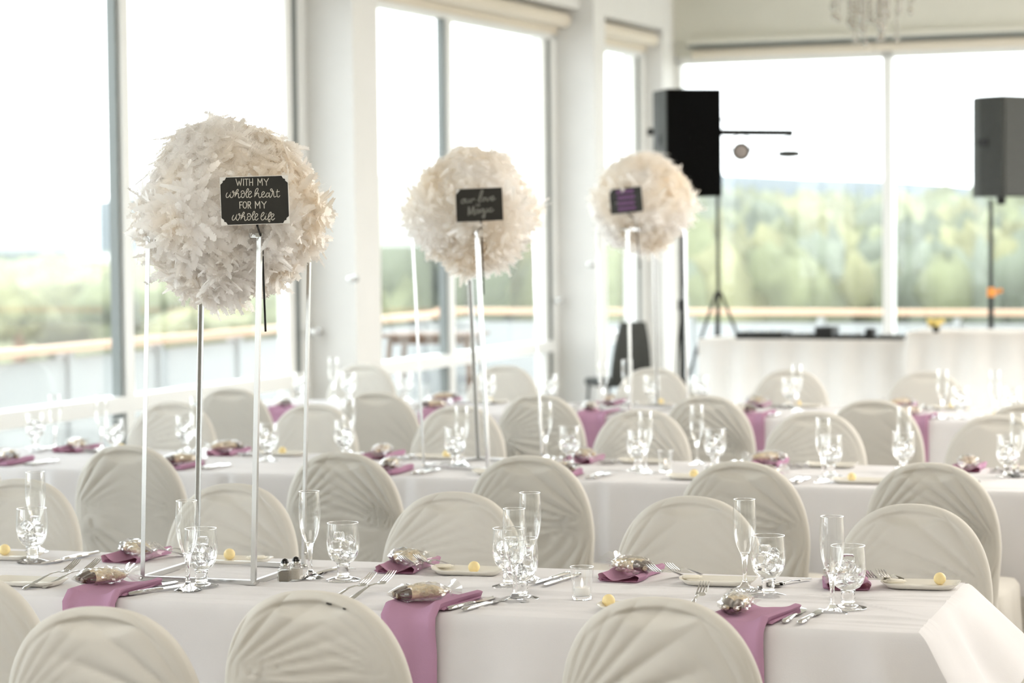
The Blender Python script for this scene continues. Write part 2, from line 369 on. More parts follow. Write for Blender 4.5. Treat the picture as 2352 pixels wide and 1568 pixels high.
# far buildings on the left
def building(name, x0, x1, y0, y1, D, mat, lab, depth, bands):
    a = atd(x0, y1, D); b = atd(x1, y0, D); root = empty(name, (a.x, D, -11.5)); tag(root, lab, 'building')
    wd = b.x - a.x; hh = b.z + 11.5
    MB().box(0, wd, 0, depth, 0, hh).build('wall', mat, root, False)
    MB().box(-.3, wd + .3, -.3, depth + .3, hh, hh + .5).build('roof', mat, root, False)
    if bands:
        nz, nx = bands
        zb = a.z + 11.5
        for i in range(nz):
            for j in range(nx):
                z = zb + (hh - zb) * (i + .25) / nz; x = wd * (j + .15) / nx
                MB().box(x, x + wd * .7 / nx, -.15, .05, z, z + (hh - zb) * .5 / nz).build('window', 'gasket' if mat == 'bldg' else 'hill', root, False)
building('office_tower', -60, 103, 332, 640, 420, 'tower', 'hazy blue-green office tower seen through the leftmost window', 20, (7, 5))
building('low_hall', 150, 236, 598, 652, 330, 'bldg', 'long low white hall among the fields beside the window post', 25, (1, 4))
# bistro table on the terrace
bt = empty('garden_table', (*atd(1000, 770, 20.9).xy, -.25), -.2); tag(bt, 'dark wooden garden table with curved legs on the terrace outside', 'table')
MB().rbox(-.42, .42, -.34, .34, .985, 1.02, .008).build('tabletop', 'brown', bt)
MB().box(-.36, .36, -.28, .28, .93, .985).build('apron', 'brown', bt, False)
for sx_ in (-1, 1):
    for sy_ in (-1, 1):
        MB().tube([(sx_ * (.34 + .05 * math.sin(t * math.pi)) * (1 - .25 * t) + sx_ * .08 * t * t, sy_ * .27, .96 * (1 - t)) for t in np.linspace(0, 1, 9)], [.028 - .01 * t for t in np.linspace(0, 1, 9)], 8).build('leg', 'brown', bt)
gl = empty('bright_spot_globe', (*atd(1458, 738, 24.0).xy, -.25)); tag(gl, 'small white globe on a terrace post, built for a blurred bright spot', 'lamp')  # globe and post stand in for an unidentified blurred highlight
zg = atd(1458, 738, 24.0).z + .25
MB().tube([(0, 0, 0), (0, 0, zg - .05)], .02, 8).build('post', 'gasket', gl)
m = MB(); m.lathe([(.055 * math.sin(t), zg - .055 * math.cos(t)) for t in np.linspace(.15, math.pi - .05, 10)], 16, cap0=True, cap1=True); m.build('globe', 'globe', gl)
# black upright chair by the narrow window
p = atd(1422, 840, 18.9); ch = empty('stacking_chair', (p.x, p.y, 0), -WA + .8); tag(ch, 'black upholstered chair with a tapered back by the narrow window', 'chair')
m = MB(); L = []
for z in np.linspace(.45, .93, 9):
    wd = .17 - .07 * ((z - .45) / .48) ** 2; y = -.20 - .1 * (z - .45)
    L.append([(-wd, y - .02, z), (wd, y - .02, z), (wd + .01, y, z), (wd, y + .02, z), (-wd, y + .02, z), (-wd - .01, y, z)])
m.loops(L, True, True).build('backrest', 'charcoal', ch)
MB().rbox(-.21, .21, -.21, .21, .42, .48, .015).build('seat', 'charcoal', ch)
for a in (-.18, .18):
    for b in (-.18, .18): MB().tube([(a, b, .43), (a * 1.1, b * 1.1, 0)], .012, 8).build('leg', 'black', ch)

hm = bpy.data.materials.new('summer_haze'); hm.use_nodes = True; hm.node_tree.nodes.clear()
_vs = hm.node_tree.nodes.new('ShaderNodeVolumeScatter'); _vs.inputs['Density'].default_value = .0007; _vs.inputs['Color'].default_value = (1, .99, .98, 1); _vs.inputs['Anisotropy'].default_value = .2
_vo = hm.node_tree.nodes.new('ShaderNodeOutputMaterial'); hm.node_tree.links.new(_vs.outputs[0], _vo.inputs['Volume'])
o = MB().box(-300, 300, 34, 200, -11.4, 70).build('haze', hm, None, False); tag(o, 'bright summer haze lying over the woods and hills', 'haze', kind='stuff')
# ------------------------------------------------------------ table rows
TA = math.radians(18.3); aV = Vector((math.cos(TA), -math.sin(TA), 0)); bV = Vector((math.sin(TA), math.cos(TA), 0))
ROW = [5.60, 8.68, 11.76]; TZ = .755; TW = .767
def tp(row, a, b, z=TZ): return Vector((0, ROW[row], 0)) + aV * a + bV * b + Vector((0, 0, z))
def tc_(row, p): q = Vector((p.x, p.y, 0)) - Vector((0, ROW[row], 0)); return q.dot(aV), q.dot(bV)
RNAME = ['nearest', 'middle', 'farthest']
ARANGE = [(-2.6, .947), (-3.4, 3.3), (-1.62, 3.9)]
def sst(x, a, b): t = np.clip((x - a) / (b - a), 0, 1); return t * t * (3 - 2 * t)
def cloth_fields(seed):
    r = np.random.default_rng(seed); return r
for row in range(3):
    a0, a1 = ARANGE[row]; T = MT
    # folding tables under the cloth
    n = max(1, round((a1 - a0) / 2.0)); L_ = (a1 - a0) / n
    for k in range(n):
        t = empty('folding_table', tp(row, a0 + L_ * (k + .5), TW / 2, 0), -TA); tag(t, 'folding table under the %s row cloth, %s along the row' % (RNAME[row], ORD[k]), 'table')
        e_ = .035 if k == n - 1 else .004
        MB().rbox(-L_ / 2 + (.035 if k == 0 else .004), L_ / 2 - e_, -TW / 2 + .01, TW / 2 - .01, .725, .748, .004).build('tabletop', 'wood', t)
        for sx_ in (-1, 1):
            for sy_ in (-1, 1): MB().tube([(sx_ * (L_ / 2 - .2), sy_ * .3, 0), (sx_ * (L_ / 2 - .2), sy_ * .3, .73)], .014, 8).build('leg', 'metal_dark', t)
    # cloth
    na = int((a1 - a0) * (75 if row == 0 else 45)); A = np.linspace(a0, a1, na)
    drop = .36
    hz = np.concatenate([np.linspace(drop, .03, 24), [.02, .012, .006, .002]]); bz = np.linspace(0, TW, 130 if row == 0 else 60)
    prof = [(-1, h) for h in hz] + [(b, 0) for b in bz] + [(2, h) for h in hz[::-1][:]]
    G = np.zeros((len(prof), na, 3)); r = np.random.default_rng(20 + row)
    cr = [(r.uniform(a0, a1), r.uniform(.05, TW - .05), r.normal(0, .16), r.uniform(.2, .7), r.uniform(.005, .011), r.uniform(.0018, .0045) * r.choice([1, 1, -1])) for _ in range(int((a1 - a0) * (11 if row == 0 else 4)))]
    if row == 0: cr += [(.55, .40, .10, .3, .007, .007), (.75, .36, -.75, .14, .006, .006), (.3, .15, .03, .6, .007, .006), (-.1, .2, -.04, .7, .010, .007), (.1, .07, .02, .9, .008, .005), (-.7, .3, .03, .8, .009, .006), (.2, .33, .05, .6, .007, .006), (-.3, .5, -.02, .9, .010, .005), (.6, .1, -.05, .3, .006, .005)]
    ph = r.uniform(0, 6, 8)
    seams = {1: [-1.92, -1.15, -.42, .32, 1.4, 2.2], 2: [], 0: []}[row]
    for i, (b, h) in enumerate(prof):
        if b in (-1, 2):
            sgn = -1 if b == -1 else 1
            fold = (.010 * np.sin(A * 9 + ph[0]) + .008 * np.sin(A * 17 + ph[1] + h * 3) + .005 * np.sin(A * 31 + ph[2])) * np.clip(h / .35, 0, 1)
            for s_ in seams: fold = fold - .02 * np.exp(-((A - s_) / .012) ** 2) * np.clip(h / .03, 0, 1) + .006 * np.exp(-((A - s_ - .05) / .03) ** 2)
            rr = .012; off = rr * (1 - np.exp(-h / .008)) + .03 * h + fold
            bb = (0 if sgn < 0 else TW) + sgn * off; z = TZ - h - 0 * A
            aa = A.copy(); hh_ = h + 0 * A
            if row == 0:
                fl = sst(A, .55, a1); hh_ = h * (1 - (.60 * fl if sgn > 0 else 0)); aa = A + fl * ((.50 if sgn < 0 else .95) * np.maximum(hh_ - .004, 0) + .012 * (1 - math.exp(-h / .008)))
                if sgn < 0:
                    bb = bb - .05 * np.exp(-((A - .83) / .035) ** 2) * np.clip(h / .3, 0, 1) + .03 * np.exp(-((A - .74) / .04) ** 2) * np.clip(h / .3, 0, 1)
                    bb = bb - .02 * np.exp(-((A - .2 - .5 * h) / .06) ** 2) * np.clip(h / .25, 0, 1)
                else: z = TZ - hh_ * (1 - .15 * fl)
        else:
            z = TZ + 0 * A; bb = b + 0 * A; aa = A
            for (ca, cb, sl, ln, wd, am) in cr:
                z = z + am * np.exp(-((b - cb - sl * (A - ca)) / wd) ** 2) * np.exp(-((A - ca) / ln) ** 4)
            z = z - .003 * np.exp(-min(b, TW - b) / .01)
        P = np.outer(aa, np.array(aV)) + np.outer(bb, np.array(bV)); G[i, :, 0] = P[:, 0]; G[i, :, 1] = P[:, 1] + ROW[row]; G[i, :, 2] = z
    m = MB(); m.grid(G)
    # end panels
    nh = len(hz)
    for col_, sg in ((0, -1), (na - 1, 1)):
        base = G[nh:nh + len(bz), col_]; nb = len(bz); E = np.zeros((16, nb, 3))
        near = G[:nh, col_][::-1]; far = G[nh + len(bz):, col_]
        for i in range(16):
            t = i / 15; q = int(round(t * (nh - 1)))
            # ruled between near and far ridges
            nidx = t * (nh - 1); lo = int(nidx); hi = min(lo + 1, nh - 1); fr = nidx - lo
            pn = near[lo] * (1 - fr) + near[hi] * fr; pf = far[lo] * (1 - fr) + far[hi] * fr
            for j in range(nb):
                s_ = j / (nb - 1); P = pn * (1 - s_) + pf * s_
                if i == 0: P = base[j]
                e_ = math.sin(s_ * math.pi) ** .6
                bulge = (.020 * math.sin(s_ * 7.5 + .9) + .009 * math.sin(s_ * 17 + 2.0)) * min(1, t * 1.6) * e_
                P = P + np.array(aV) * sg * (bulge + .010 * e_ * (1 - math.exp(-t * 15))) * (1 if row == 0 else .4)
                E[i, j] = P
        m.grid(E)
    o = m.build('tablecloth', 'cloth', None, angle=180)
    tag(o, ['white tablecloth on the nearest row with its corner flaring out at the end', 'white tablecloth with pleats along the middle row of tables', 'white tablecloth on the farthest dining row with mauve napkins over its edge'][row], 'tablecloth')

# ------------------------------------------------------------ covered chairs
def chair_w(z):
    if z >= .62: return .222 * max(0, 1 - ((z - .62) / .28) ** 2.4) ** .42
    if z >= .45: return .205 + .017 * (z - .45) / .17
    return .205 + .03 * (.45 - z) / .45
def chair_proto(seed, amp, sideL, sideR, zpv=.64):
    r = random.Random(seed); root = empty('banquet_chair')
    zz = list(np.linspace(0, .42, 9)) + list(np.linspace(.45, .60, 16)) + [.62 + .28 * math.sin(t) for t in np.linspace(.02, math.pi / 2 - .001, 52)]
    N = 92; us = np.linspace(-1, 1, N); ss = np.sin(us * math.pi / 2)
    fans = []
    for sg, act in ((-1, sideL), (1, sideR)):
        if act: fans.append((sg, zpv + r.uniform(-.02, .02), r.uniform(15, 20), r.uniform(0, 6), act, r.uniform(.0, .5)))
    def wr(x, z, side):
        d = 0
        for sg, zp, k, ph, act, bend in fans:
            dx = .225 - sg * x; dz = z - zp; rr = math.hypot(dx, dz); phi = math.atan2(dz, dx) + bend * rr
            s_ = math.sin(k * phi + ph + 1.3 * math.sin(2.3 * phi * k / 9 + ph)); rid = abs(s_) ** .6 - .38
            d += act * amp * rid * math.exp(-(max(0, rr - .07) / .24) ** 2) * (1 - math.exp(-(rr / .075) ** 2)) / (1 + math.exp(-(sg * x + (.09 if act >= 1 else -.03)) / .025)) * (.62 + .38 * math.sin(3.3 * phi + 2 * ph))
        return d
    loops = []
    for z in zz:
        wd = chair_w(z); t = .026
        if z > .62: t *= max(.02, 1 - ((z - .62) / .281) ** 9) ** .4
        if z < .45: t += .03 * (.45 - z)
        lean = -.13 * (z - .45) if z > .45 else -.02 * (.45 - z)
        def groove(x): return -.0035 * math.exp(-((abs(x) / .222) ** 2.38 + ((z - .62) / .28) ** 2.4 - .80) ** 2 / .0018) if z > .62 else 0
        def dip(x):
            zl = .833 + .030 * (x / .09) ** 2; zu = .888 - .022 * (x / .09) ** 2
            if zu - zl < .004: return 0
            v = (z - zl) / (zu - zl)
            if v <= 0 or v >= 1: return 0
            f = v / .55 if v < .55 else (1 - v) / .45
            return -.0135 * (f * f * (3 - 2 * f)) * min(1, (zu - zl) / .04)
        row = []
        for s_ in ss:                                   # back sheet (-y)
            x = wd * s_; y = -t * max(0, 1 - abs(s_) ** 9) ** .4
            fade = max(0, 1 - abs(s_) ** 6)
            row.append((x, lean + y - (wr(x, z, 0) + groove(x) + dip(x)) * fade - .004 * math.sin(x * 30 + seed) * (z < .45), z))
        for s_ in ss[::-1][1:-1]:
            x = wd * s_; y = t * max(0, 1 - abs(s_) ** 9) ** .4; fade = max(0, 1 - abs(s_) ** 6)
            row.append((x, lean + y + (.8 * wr(-x, z, 1) + groove(x) + dip(x)) * fade, z))
        loops.append(row)
    MB().loops(loops, False, True).build('back_cover', 'cover', root, angle=180)
    # padded rest and top rail inside, with the hand gap between them
    m = MB(); X = np.linspace(-.203, .203, 25); G1 = []; G2 = []
    for x in X:
        zo = .62 + .28 * max(0, 1 - (abs(x) / .208) ** (1 / .42)) ** (1 / 2.4) - .012
        zt = min(zo, .842 + .028 * (x / .085) ** 2 - .004)
        c1 = []; c2 = []
        for q in np.linspace(0, 1, 10):
            z = .47 + (zt - .47) * q; l = -.13 * (z - .45); e = .011 * (1 - q ** 12) ** .5 * (1 - (abs(x) / .2035) ** 12) ** .5
            c1.append((x, l - e, z)); c2.append((x, l + e, z))
        G1.append(c1); G2.append(c2)
    m.grid(G1); m.grid(G2); m.build('backrest', 'pad', root)
    MB().tube([(.200 * math.copysign(abs(math.cos(t)) ** .85, math.cos(t)), -.13 * (.17 + .262 * math.sin(t) ** .85), .62 + .262 * math.sin(t) ** .85) for t in np.linspace(0, math.pi, 22)], .011, 8).build('top_rail', 'metal_dark', root)
    # seat and skirt
    L = []
    def sl(x0, x1, y0, y1, z, wav=0):
        row = []; n = 64
        for k in range(n):
            a = 2 * math.pi * k / n; c, s = math.cos(a), math.sin(a)
            q = (abs(c) ** 6 + abs(s) ** 6) ** (-1 / 6); x = (x0 + x1) / 2 + (x1 - x0) / 2 * c * q; y = (y0 + y1) / 2 + (y1 - y0) / 2 * s * q
            wv = wav * (math.sin(9 * a + seed) + .6 * math.sin(16 * a + 2 * seed)); row.append((x + c * wv, y + s * wv, z))
        return row
    L.append(sl(-.05, .05, .17, .27, .485)); L.append(sl(-.16, .16, .06, .37, .483)); L.append(sl(-.20, .20, .03, .42, .474)); L.append(sl(-.212, .212, .022, .434, .455))
    for z, e, wv in ((.40, .004, .003), (.3, .012, .006), (.2, .02, .008), (.1, .028, .010), (.002, .036, .012)): L.append(sl(-.212 - e, .212 + e, .022, .434 + e, z, wv))
    MB().loops(L, True, False).build('seat_cover', 'cover', root, angle=180)
    for sx_ in (-.18, .18):
        for sy_ in (.06, .38): MB().tube([(sx_, sy_, 0), (sx_, sy_, .45)], .011, 8).build('leg', 'metal_dark', root)
    return root
CP = [chair_proto(1, .030, 1.0, .35, .71), chair_proto(2, .029, 1, .8, .60), chair_proto(3, .024, .2, 1.0, .66), chair_proto(4, .009, .5, .7, .6), chair_proto(5, .023, .9, .4, .64), chair_proto(6, .025, .7, 1.0, .64)]
# (px x centre, px y top, proto, extra rot deg, mark)
NEAR = [
 [(-95, 1310, 3, 2), (226, 1391, 2, 4), (716, 1354, 0, -1), (1512, 1369, 1, 0)],
 [(-118, 1010, 1, 0), (292, 1020, 4, 3), (783, 1036, 5, 0), (1211, 1044, 2, 2), (1700, 1057, 2, 0), (2136, 1060, 5, -4)],
 [(530, 888, 3, 0), (863, 897, 3, 4), (1237, 903, 0, -2), (1622, 906, 5, 0), (2005, 915, 3, 0), (2362, 924, 3, 0)]]
FAR = [
 [(48, 1097, 4, 2), (538, 1108, 2, 0), (1045, 1127, 0, 0), (1588, 1137, 4, 0), (2098, 1155, 2, -3)],
 [(398, 920, 0, 5), (722, 925, 3, 0), (1056, 929, 4, 0), (1475, 938, 5, 0), (1872, 943, 0, 0), (2295, 950, 3, 0)],
 [(872, 828, 3, 0), (1165, 835, 3, 0), (1500, 842, 3, 0), (1815, 846, 4, 0), (2130, 850, 3, 0)]]
LOOK = {0: 'one-sided fan folds', 1: 'heavy folds', 2: 'one-sided gathers', 3: 'smooth cover', 4: 'broad folds', 5: 'tight creases'}
SEATS = {}
for side, data in (('near', NEAR), ('far', FAR)):
    for row in range(3):
        for i, (x, y, pr, dr) in enumerate(data[row]):
            p = atz(x, y + 2, .90); a, b = tc_(row, p)
            # keep the measured a along the row; the chair's distance from the edge comes from its top
            rz = -TA + math.radians(dr) + (math.pi if side == 'far' else 0)
            if side == 'near': b = min(max(b, -1.05), -.42)
            else: b = min(max(b, TW + .36), TW + .80)
            P = tp(row, a, b, 0)
            # chair top sits behind its foot because the back leans
            sg = 1 if side == 'near' else -1
            P = P + Vector((math.sin(-rz), math.cos(rz), 0)) * .058
            lab = 'ivory covered chair on the %s side of the %s table row, %s from the left, %s' % (side, RNAME[row], ORD[i], LOOK[pr])
            lab = 'ivory covered chair with %s, %s on %s side of %s row' % (LOOK[pr], ORD[i], side, RNAME[row])
            o = place(CP[pr], P, rz, lab, 'chair', 'covered banquet chairs along the %s row' % RNAME[row])
            SEATS.setdefault((row, side), []).append(a + (.17 if side == 'near' else -.17) * 0)
# two small dark burn holes near the top of the third front chair's cover
bpy.context.view_layer.update(); _dg = bpy.context.evaluated_depsgraph_get()
for (x, y, s_) in ((756, 1386, .0055), (791, 1397, .0035)):
    ok_, hit, nrm, _i, hob, _m = SC.ray_cast(_dg, Vector((0, 0, H)), ray(x, y).normalized())
    if ok_ and hob.name.startswith('back_cover'):
        par_ = hob.parent; q = nrm.to_track_quat('Z', 'Y').to_matrix().to_4x4()
        m = MB(); n_ = 12; rg_ = random.Random(x)
        m.loops([[((s_ * k_) * (1 + rg_.uniform(-.25, .25)) * math.cos(t) * 1.5, s_ * k_ * (1 + rg_.uniform(-.2, .2)) * math.sin(t) * .8, h_) for t in np.linspace(0, 2 * math.pi, n_ + 1)[:-1]] for k_, h_ in ((1, .0), (.8, .0012), (.2, .0008))], False, True)
        h_o = m.build('burn_hole', 'black', par_, False); h_o.matrix_parent_inverse = Matrix.Identity(4)
        h_o.matrix_basis = par_.matrix_world.inverted() @ (Matrix.Translation(hit + nrm * .0004) @ q); h_o['label'] = 'small dark burn hole'
for pnm in [c for c in CP if c.name not in USED]:
    for ch_ in list(pnm.children): bpy.data.objects.remove(ch_)
    bpy.data.objects.remove(pnm)

# ------------------------------------------------------------ glassware
def goblet():
    r = empty('water_goblet')
    foot = [(.0001, 0), (.036, 0), (.0415, .0012), (.0415, .003), (.034, .0055), (.018, .010), (.0135, .0125)]
    stem = [(.0135, .0125), (.0160, .0165), (.0135, .0205), (.0160, .0255), (.0135, .030), (.0155, .035), (.0135, .039), (.017, .0435), (.0001, .0445)]
    bowl = [(.014, .0442), (.0265, .0515), (.0345, .064), (.0390, .080), (.0408, .097), (.0402, .118), (.0387, .138), (.0380, .149)]
    MB().lathe(foot + [(.0001, .0126)], 36).build('foot', 'glass', r, angle=50)
    MB().lathe([(.0001, .0127)] + stem, 28).build('stem', 'glass', r, angle=60)
    MB().lathe(bowl, 40).build('bowl', 'thin', r, angle=180)
    MB().tube([(.0378 * math.cos(t), .0378 * math.sin(t), .1495) for t in np.linspace(0, 2 * math.pi, 41)], .0009, 6, False).build('rim', 'rim', r, angle=180)
    w_ = MB(); w_.lathe([(.0001, .0452), (.0136, .0458), (.0253, .0525), (.0333, .0643), (.0362, .0745), (.0001, .0745)], 32); w_.build('water', 'water', r, angle=50)
    rr = random.Random(4)
    for k, (x, y, z, s) in enumerate(((.013, .008, .070, .0145), (-.015, .004, .076, .015), (.002, -.016, .089, .0145), (.016, .010, .098, .014), (-.013, .012, .103, .0145), (.006, -.008, .117, .013))):
        M_ = Matrix.Translation((x, y, z)) @ Matrix.Rotation(rr.uniform(0, 3), 4, 'X') @ Matrix.Rotation(rr.uniform(0, 3), 4, 'Y')
        b = MB(); b.rbox(-s, s, -s * .8, s * .8, -s * .75, s * .75, s * .25); b.v = [np.array([tuple(M_ @ Vector(p)) for p in b.v[0]])]; b.build('ice_cube', 'ice', r, angle=30)
    for c_ in r.children:
        c_.data.transform(Matrix.Diagonal((1.06, 1.06, 1, 1)))
    return r
def flute():
    r = empty('champagne_flute')
    foot = [(.0001, 0), (.031, 0), (.0355, .001), (.0355, .0026), (.028, .005), (.012, .013), (.0065, .022)]
    stem = [(.0065, .022), (.0052, .036), (.0055, .060), (.0072, .078), (.0095, .088), (.0125, .095), (.0001, .0962)]
    bowl = [(.0125, .0955), (.0205, .113), (.0255, .132), (.0285, .155), (.0292, .175), (.0285, .200), (.0265, .2280)]
    MB().lathe(foot + [(.0001, .0221)], 36).build('foot', 'glass', r, angle=70)
    MB().lathe([(.0001, .0222)] + stem, 24).build('stem', 'glass', r, angle=70)
    MB().lathe(bowl, 40).build('bowl', 'thin', r, angle=180)
    MB().tube([(.0264 * math.cos(t), .0264 * math.sin(t), .2283) for t in np.linspace(0, 2 * math.pi, 37)], .0008, 6, False).build('rim', 'rim', r, angle=180)
    return r
GOB, FLU = goblet(), flute()
gn = {}
def put_glass(kind, row, x, y, mode, lab=None):
    """mode 'b': the pixel is the foot centre on the cloth, 't': the rim centre"""
    h = .15 if kind == 'goblet' else .2285
    p = atz(x, y, TZ if mode == 'b' else TZ + h); a, b = tc_(row, p)
    bc = min(max(b, .06), TW - .06)
    if bc != b:
        # slide along the sight line so that it stays where it is seen
        r_ = ray(x, y); q = Vector((r_.x, r_.y, 0)); k = (bc - b) / q.dot(bV); p = p + q * k; a, b = tc_(row, p)
    P = tp(row, a, b, TZ + .0012)
    side = 'near' if b < TW / 2 else 'far'; key = (kind, row, side); i = gn.get(key, 0); gn[key] = i + 1
    nm = 'stemmed water goblet with ice' if kind == 'goblet' else 'empty tall champagne flute'
    lab = lab or '%s, %s on the %s half of the %s row' % (nm, ORD[i], side, RNAME[row])
    return place(GOB if kind == 'goblet' else FLU, P, random.uniform(0, 6), lab, 'glass', 'water goblets on the tables' if kind == 'goblet' else 'champagne flutes on the tables')
for x, y, l in ((75, 1292, 'iced water goblet at the far left end of the nearest table'), (463, 1348, 'iced water goblet behind a flute inside the silver stand frame'), (789, 1333, 'iced water goblet alone between the salt shakers and mauve napkin'),
             (1170, 1349, 'iced water goblet at the back of the middle glass cluster'), (1197, 1376, 'iced water goblet right behind the front flute of the middle cluster'), (1765, 1370, 'iced water goblet with big cubes, second pair of glasses from the table end'), (1948, 1398, 'iced water goblet nearest the end of the nearest table')):
    put_glass('goblet', 0, x, y, 'b', l)
for x, y, l in ((84, 1262, 'tall flute standing behind the goblet at the far left'), (432, 1357, 'tall flute in front of a goblet within the silver stand'), (713, 1329, 'tall flute beside the salt and pepper shakers'), (1219, 1335, 'tall flute at the back of the middle glass cluster'),
             (1183, 1384, 'tall flute at the front of the middle glass cluster'), (1711, 1357, 'tall flute left of the goblet with big ice cubes'), (1912, 1410, 'tall flute closest to the end of the nearest table')):
    put_glass('flute', 0, x, y, 'b', l)
for x, y in ((80, 947), (425, 955), (615, 972), (790, 966), (1045, 982), (1308, 979), (1465, 989), (1642, 985), (1908, 1000), (2075, 992), (2315, 1000), (262, 962)): put_glass('goblet', 1, x, y, 't')
for x, y in ((125, 902), (232, 905), (450, 912), (800, 908), (1060, 933), (1252, 895), (1600, 930), (1482, 945), (1890, 960), (2076, 935), (2337, 950)): put_glass('flute', 1, x, y, 't')
for x, y in ((690, 843), (930, 850), (800, 852), (1120, 862), (1262, 846), (1497, 862), (1608, 862), (1815, 868), (2205, 888), (2325, 895)): put_glass('goblet', 2, x, y, 't')
for x, y in ((765, 815), (1440, 826), (1385, 830), (1830, 838), (2165, 862), (2285, 870)): put_glass('flute', 2, x, y, 't')

# ------------------------------------------------------------ cutlery
def fork():
    r = empty('fork'); L = []; m = MB()
    prof = [(-.095, .0065, .001), (-.09, .010, .0035), (-.07, .0105, .005), (-.03, .006, .009), (.0, .0035, .011), (.025, .004, .008), (.035, .009, .004), (.045, .0125, .0018), (.058, .0128, .003)]
    for y, w_, z in prof: L.append([(-w_, y, z + .0006), (-w_ * .5, y, z + .0026), (w_ * .5, y, z + .0026), (w_, y, z + .0006), (w_ * .5, y, z - .0002), (-w_ * .5, y, z - .0002)])
    m.loops(L, True, True).build('handle', 'chrome', r)
    for k in (-1.5, -.5, .5, 1.5):
        P = [(k * .0074, .056, .004), (k * .0074, .070, .0075), (k * .0074, .085, .012), (k * .0070, .100, .0185)]
        MB().tube(P, [.0021, .0021, .0018, .0010], 6).build('tine', 'chrome', r)
    return r
def knife():
    r = empty('table_knife'); L = []
    for y, w_, t in ((-.105, .004, .002), (-.10, .0085, .0045), (-.07, .0085, .005), (-.03, .0065, .0045), (.0, .0055, .004), (.008, .0075, .003)):
        L.append([(w_ * math.cos(a), y, .005 + t * math.sin(a)) for a in np.linspace(0, 2 * math.pi, 9)[:-1]])
    MB().loops(L, True, True).build('handle', 'chrome', r)
    m = MB(); L = []
    for y, w_ in ((.006, .0075), (.03, .0098), (.06, .0105), (.085, .0095), (.10, .006), (.108, .001)): L.append([(-.007, y, .0058), (-.007 + 2 * w_, y, .0045), (-.007, y, .0032)])
    m.loops(L, True, True).build('blade', 'chrome', r); return r
def spoon():
    r = empty('teaspoon'); L = []
    for y, w_, z in ((-.085, .006, .002), (-.08, .0085, .004), (-.05, .006, .006), (0, .003, .008), (.03, .0035, .006)): L.append([(w_ * math.cos(a), y, z + .0016 * math.sin(a)) for a in np.linspace(0, 2 * math.pi, 9)[:-1]])
    MB().loops(L, True, True).build('handle', 'chrome', r)
    G = []
    for q in np.linspace(.02, .98, 10):
        y = .028 + .055 * q; w_ = .018 * math.sin(q * math.pi) ** .6; G.append([(w_ * s_, y, .001 + .006 * (s_ * s_ * .6 + (2 * q - 1) ** 2 * .5)) for s_ in np.linspace(-1, 1, 9)])
    m = MB(); m.grid(G); G2 = [[(x, y, z - .0012) for x, y, z in g_] for g_ in G]; m.grid(G2); m.build('bowl', 'chrome', r, angle=180); return r
FK, KN, SP = fork(), knife(), spoon()
cn = {}
def put_flat(proto, nm, row, P_ab, side, rot=0, lab=None):
    tl = (.20, 0) if nm == 'fork' else None
    a, b = P_ab; key = (nm, row, side); i = cn.get(key, 0); cn[key] = i + 1
    rz = -TA + (math.pi if side == 'far' else 0) + rot
    lab = lab or 'polished %s, %s of those on the %s side of the %s row' % (nm, ORD[i % 13] if i < 13 else 'last', side, RNAME[row])
    place(proto, tp(row, a, b, TZ + (.019 if tl else .0025)), rz, lab, 'cutlery', '%ss laid along the %s row' % (nm, RNAME[row]), tl)
def px_ab(row, x, y): return tc_(row, atz(x, y, TZ))
for i, (x, y) in enumerate(((118, 1344), (164, 1342), (803, 1378), (850, 1373), (1598, 1402))):
    put_flat(FK, 'fork', 0, px_ab(0, x, y), 'near', [-.33, -.36, -.30, -.28, 0][i], 'steel dinner fork with tines up, %s along the front of the nearest table' % ORD[i])
for i, (x, y) in enumerate(((372, 1286), (403, 1284), (965, 1314), (1000, 1312), (1530, 1335), (1572, 1332), (2022, 1350), (2052, 1348))):
    put_flat(FK, 'fork', 0, px_ab(0, x, y), 'far', -.2, 'steel fork beside a far-side napkin, %s along the back of the nearest table' % ORD[i])
for i, (x, y) in enumerate(((338, 1352), (366, 1358), (1083, 1390), (1118, 1392), (1824, 1418), (1864, 1420))):
    put_flat(KN, 'knife', 0, px_ab(0, x, y), 'near', [-.40, -.36, -.24, -.24, -.02, -.06][i], 'steel table knife, %s along the front of the nearest table' % ORD[i])
for i, (x, y) in enumerate(((148, 1288), (176, 1284), (728, 1323), (1268, 1333), (1292, 1336))):
    put_flat(KN, 'knife', 0, px_ab(0, x, y), 'far', -.14, 'steel table knife pointing at the viewer, %s along the back of the nearest table' % ORD[i])
for i, (x, y) in enumerate(((760, 1318), (1815, 1342), (1788, 1346))):
    put_flat(SP, 'spoon', 0, px_ab(0, x, y), 'far', -.45, ['steel teaspoon behind the lone goblet near the shakers', 'steel teaspoon right of the goblet with big cubes', 'steel teaspoon half hidden behind the goblet with big cubes'][i])

